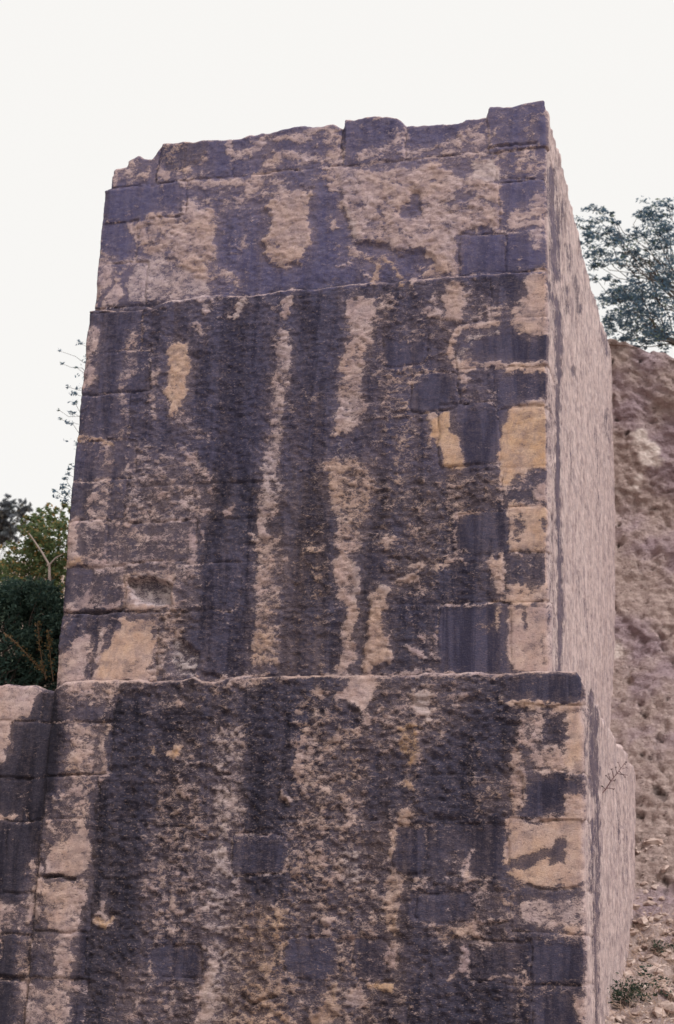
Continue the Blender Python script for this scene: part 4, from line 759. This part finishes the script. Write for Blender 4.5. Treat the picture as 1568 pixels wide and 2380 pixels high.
# tree mostly hidden behind the buttress: leafy sprigs past its left edge
def L_(x, y, Y): return onY((x*.651)/1.7207, (1300+y*.651)/1.7207, Y)
tb = np.array([-5.6, 3.4, hill_z(-5.6, 3.4)-.1]); t2 = tag(empty('slender_tree', tuple(tb)), 'slender tree behind the buttress with only its thin leafy sprigs showing past the left edge', 'tree')
top_ = tb+np.array([.35, .2, 4.4]); tp_ = wig(tb, top_, 12, .02); tubes('trunk', [(tp_, .07, .02)], M_BARK, t2, tb)
LP = []; br = []
for x, y, r, nl in [(490,110,22,16),(362,157,14,5),(470,260,14,6),(380,235,14,6),(418,378,15,8),(455,422,22,16),(465,480,16,10),(440,540,22,16),(430,603,26,16),(368,575,12,5),(362,520,8,3),(428,880,16,9),(420,915,14,8),(405,945,16,10),(395,990,26,18),(410,1035,26,22),(340,1020,18,8),(350,1050,18,10),(385,1000,14,8),(400,1075,24,18),(520,200,30,30),(540,350,40,40),(540,520,40,40),(520,720,50,50),(500,900,50,50)]:
    c = L_(x, y, 3.4); R_ = r*.3783/3694*16.5; LP.append(cloud(c, R_*1.4, nl+3)); s0 = tp_[np.argmin(np.abs(tp_[:, 2]-c[2]+.35))]; br.append((wig(s0, c, 7, .05), .005, .002))
for _ in range(40):
    c = tp_[RNG.integers(4, 12)]+np.abs(RNG.normal(size=3))*np.array([.7, .5, .3])+np.array([.2, .1, 0]); LP.append(cloud(c, .2, 40)); br.append((wig(tp_[5], c, 5, .05), .01, .004))
tubes('twigs', br, M_BARK, t2, tb, 4); leaves('crown', np.concatenate(LP), .042, LM_T, t2, tb, .6)

def bush(name, label, cat, mat, Y, clumps, ls, dens, group=None, flat=.7, vw='L', asp=.5, sz=(1., 1.1, .85)):
    P_ = [(L_(x, y, Y+RNG.uniform(-.3, .5)), r*.3783/3694*(Y+13)) for x, y, r in clumps]
    cxy = np.mean([p for p, _ in P_], 0); b_ = np.array([cxy[0], Y, hill_z(cxy[0], Y)-.05]); o = tag(empty(name, tuple(b_)), label, cat, group)
    LPs = [cloud(p, r, int(dens*9*r*r/ls/ls)+12, sz) for p, r in P_]
    tubes('stems', [(wig(b_+RNG.normal(size=3)*np.array([.1, .1, 0]), p, 6, .05), .012, .003) for p, r in P_[::4]], M_BARK, o, b_, 5)
    leaves('foliage', np.concatenate(LPs), ls, mat, o, b_, flat, asp); return o
rc = lambda x0, x1, y0, y1, r, n: [(RNG.uniform(x0, x1), RNG.uniform(y0, y1), r*RNG.uniform(.6, 1.3)) for _ in range(n)]
bush('distant_tree', 'hazy grey crowned tree on the skyline at the far left', 'tree', LM_G, 24, rc(-60, 60, 1130, 1330, 55, 22)+[(60,1095,50),(100,1120,48),(140,1135,40),(170,1130,26),(30,1090,40),(120,1180,50),(110,1260,46)], .16, 3.2)
bush('green_shrub', 'leafy green shrub against the buttress edge, above the yellowing bushes', 'shrub', LM_Y, 7, [(300,1130,34),(330,1150,34),(260,1170,36),(240,1140,20),(395,1110,24),(405,1150,34),(370,1210,44),(400,1240,40),(320,1230,40),(350,1180,40),(290,1200,40),(240,1220,44),(200,1180,30),(410,1300,40),(270,1260,44),(380,1320,50),(220,1200,26),(310,1310,50),(420,1400,40),(200,1250,34),(240,1320,40)], .07, 3.2)
bush('yellow_shrub', 'yellowing autumn shrub with orange leaves above the ivy hedge at the left', 'shrub', LM_Y, 4.6, rc(60, 410, 1370, 1640, 48, 46)+rc(150, 420, 1180, 1420, 44, 30)+[(400,1420,40),(400,1340,40),(330,1450,50),(380,1500,44)]+[(140,1210,22),(180,1190,22),(170,1250,28),(100,1420,34),(110,1500,40),(90,1580,40),(170,1330,34),(250,1400,44),(200,1500,50)], .055, 2.6)
bush('orange_shrub', 'low russet and orange leaved bush at the left border below the distant tree', 'shrub', LM_Y, 6.2, rc(-160, 90, 1440, 1640, 44, 24)+[(40,1560,40),(60,1470,34),(20,1600,40)], .06, 1.6)
bush('ivy_hedge', 'dense dark green ivy hedge growing just behind the left wall', 'hedge', LM_D, 1.7, rc(-260, 400, 1640, 2230, 64, 210)+rc(-20, 400, 1600, 1680, 40, 26)+rc(270, 420, 1700, 2160, 50, 40), .042, 3.4, sz=(1, .8, .9))
for k_, (pts, lab) in enumerate((([(25,1890),(110,1960),(200,2060),(280,2140)], 'rust brown arching seed stalk lying across the dark ivy'), ([(285,2180),(262,2080),(245,1960),(232,1830)], 'upright goldenrod stalk, tallest and leftmost of the yellow ones in the ivy'), ([(330,2190),(315,2080),(305,1960),(300,1880)], 'upright goldenrod stalk nearest the buttress edge, in front of the ivy'))):
    P_ = np.array([L_(x, y, 1.05) for x, y in pts]); b_ = P_[0] if k_ else P_[-1]
    o = tag(empty('goldenrod', tuple(b_)), lab, 'plant', 'dry flower stalks in the ivy')
    tubes('stem', [(P_, .006, .003)], M_RUST, o, b_, 5)
    tt_ = RNG.random(110)**.7; pts_ = np.stack([np.interp(tt_, np.linspace(0, 1, 4), P_[:, i]) for i in range(3)], -1)+RNG.normal(size=(110, 3))*.02
    tag(leaves('flower_head' , pts_, .024, LM_O, o, b_, .8, .7), kind='stuff')
P_ = lambda *q: [L_(x, y, 4.0) for x, y in q]
b_ = L_(312, 1640, 4.0); o = tag(empty('dead_branch', tuple(b_)), 'pale bare forked branch standing out of the shrubs beside the buttress', 'branch')
tubes('stem', [(P_((312,1640),(306,1560),(305,1475)), .022, .014)], M_TWIG, o, b_); tubes('fork', [(P_((305,1475),(262,1400),(215,1330),(180,1280)), .014, .008)], M_TWIG, o, b_); tubes('fork', [(P_((305,1475),(345,1430),(385,1410)), .012, .007)], M_TWIG, o, b_)
# thorny sprig on the right-hand face of the lower tier
def I_(x, y, dx): return onX((1900+x*.6078)/1.7207, (2650+y*.6078)/1.7207, .292+dx)
b_ = I_(832, 868, 0); o = tag(empty('dry_sprig', tuple(b_)), 'thin brown thorny sprig growing out of the pale right face of the lower step', 'plant')
main = [I_(832,868,0), I_(860,835,.02), I_(895,780,.04), I_(935,730,.06), I_(985,665,.08)]
br = [(main, .006, .003)]
for (a0, b0) in (((895,780),(865,745)), ((895,780),(880,735)), ((895,780),(925,775)), ((935,730),(925,690)), ((935,730),(1000,740)), ((935,730),(975,735)), ((860,835),(835,810)), ((870,825),(915,830)), ((960,695),(945,660)), ((985,665),(1000,655)), ((970,700),(1000,690)), ((915,755),(900,700)), ((950,715),(990,752))): br.append(([I_(*a0, .05), I_((a0[0]+b0[0])/2, (a0[1]+b0[1])/2, .06), I_(*b0, .07)], .0035, .0018))
M_SP = simple_mat('dark_sprig', (.09, .05, .06), (.14, .08, .08), 9, bump=0)
tubes('stem', br, M_SP, o, b_, 4); tag(leaves('leaf_buds', np.concatenate([cloud(q[0][-1], .014, 5) for q in br]), .018, leaf_mat('dry_buds', (.07, .05, .06), (.10, .07, .07), (.05, .07, .05)), o, b_), kind='stuff')
# weeds at the foot of the bank
def ground_at(x, y):
    i = np.argmin((cx_-x)**2+(cy_-y)**2+np.where(Pc.reshape(-1, 3)[:, 1] < -1.5, 1e9, 0)); return Pc.reshape(-1, 3)[i]
LM_W = leaf_mat('weed_leaves', (.03, .055, .045), (.06, .09, .06), (.10, .11, .07))
for x, y, s_, nl, lab in ((1460, 2345, .34, 900, 'blue green leafy weed at the foot of the lower step, bottom right'), (1535, 2220, .16, 260, 'small green weed growing among the broken stones above the larger one')):
    g0 = ground_at(x, y); o = tag(empty('weed', tuple(g0)), lab, 'weed', 'weeds on the bank')
    ends = [g0+np.array([RNG.normal()*s_*.6, RNG.normal()*s_*.4, s_*(.3+.7*RNG.random())]) for _ in range(26)]
    tubes('stems', [(wig(g0, e, 5, .08), .004, .002) for e in ends], M_TWIG, o, g0, 4)
    leaves('foliage', np.concatenate([cloud(g0+(e-g0)*RNG.uniform(.3, 1), s_*.22, nl//26) for e in ends]), .035, LM_W, o, g0)
g0 = ground_at(1500, 2300); gp = []
for _ in range(420):
    x = RNG.uniform(1420, 1620); y = RNG.uniform(2130, 2420); g1 = ground_at(x, y) if _ % 6 == 0 else g1+RNG.normal(size=3)*np.array([.05, .05, .01])
    e = g1+np.array([RNG.normal()*.12, RNG.normal()*.06, .05+.14*RNG.random()]); gp.append((wig(g1, e, 4, .1), .0026, .001))
tag(tubes('dry_grass', gp, simple_mat('straw', (.36, .24, .18), (.46, .34, .27), 9, bump=0), None, (0, 0, 0), 3), 'thin dry grass and bramble stems over the broken stones', 'grass', kind='stuff')
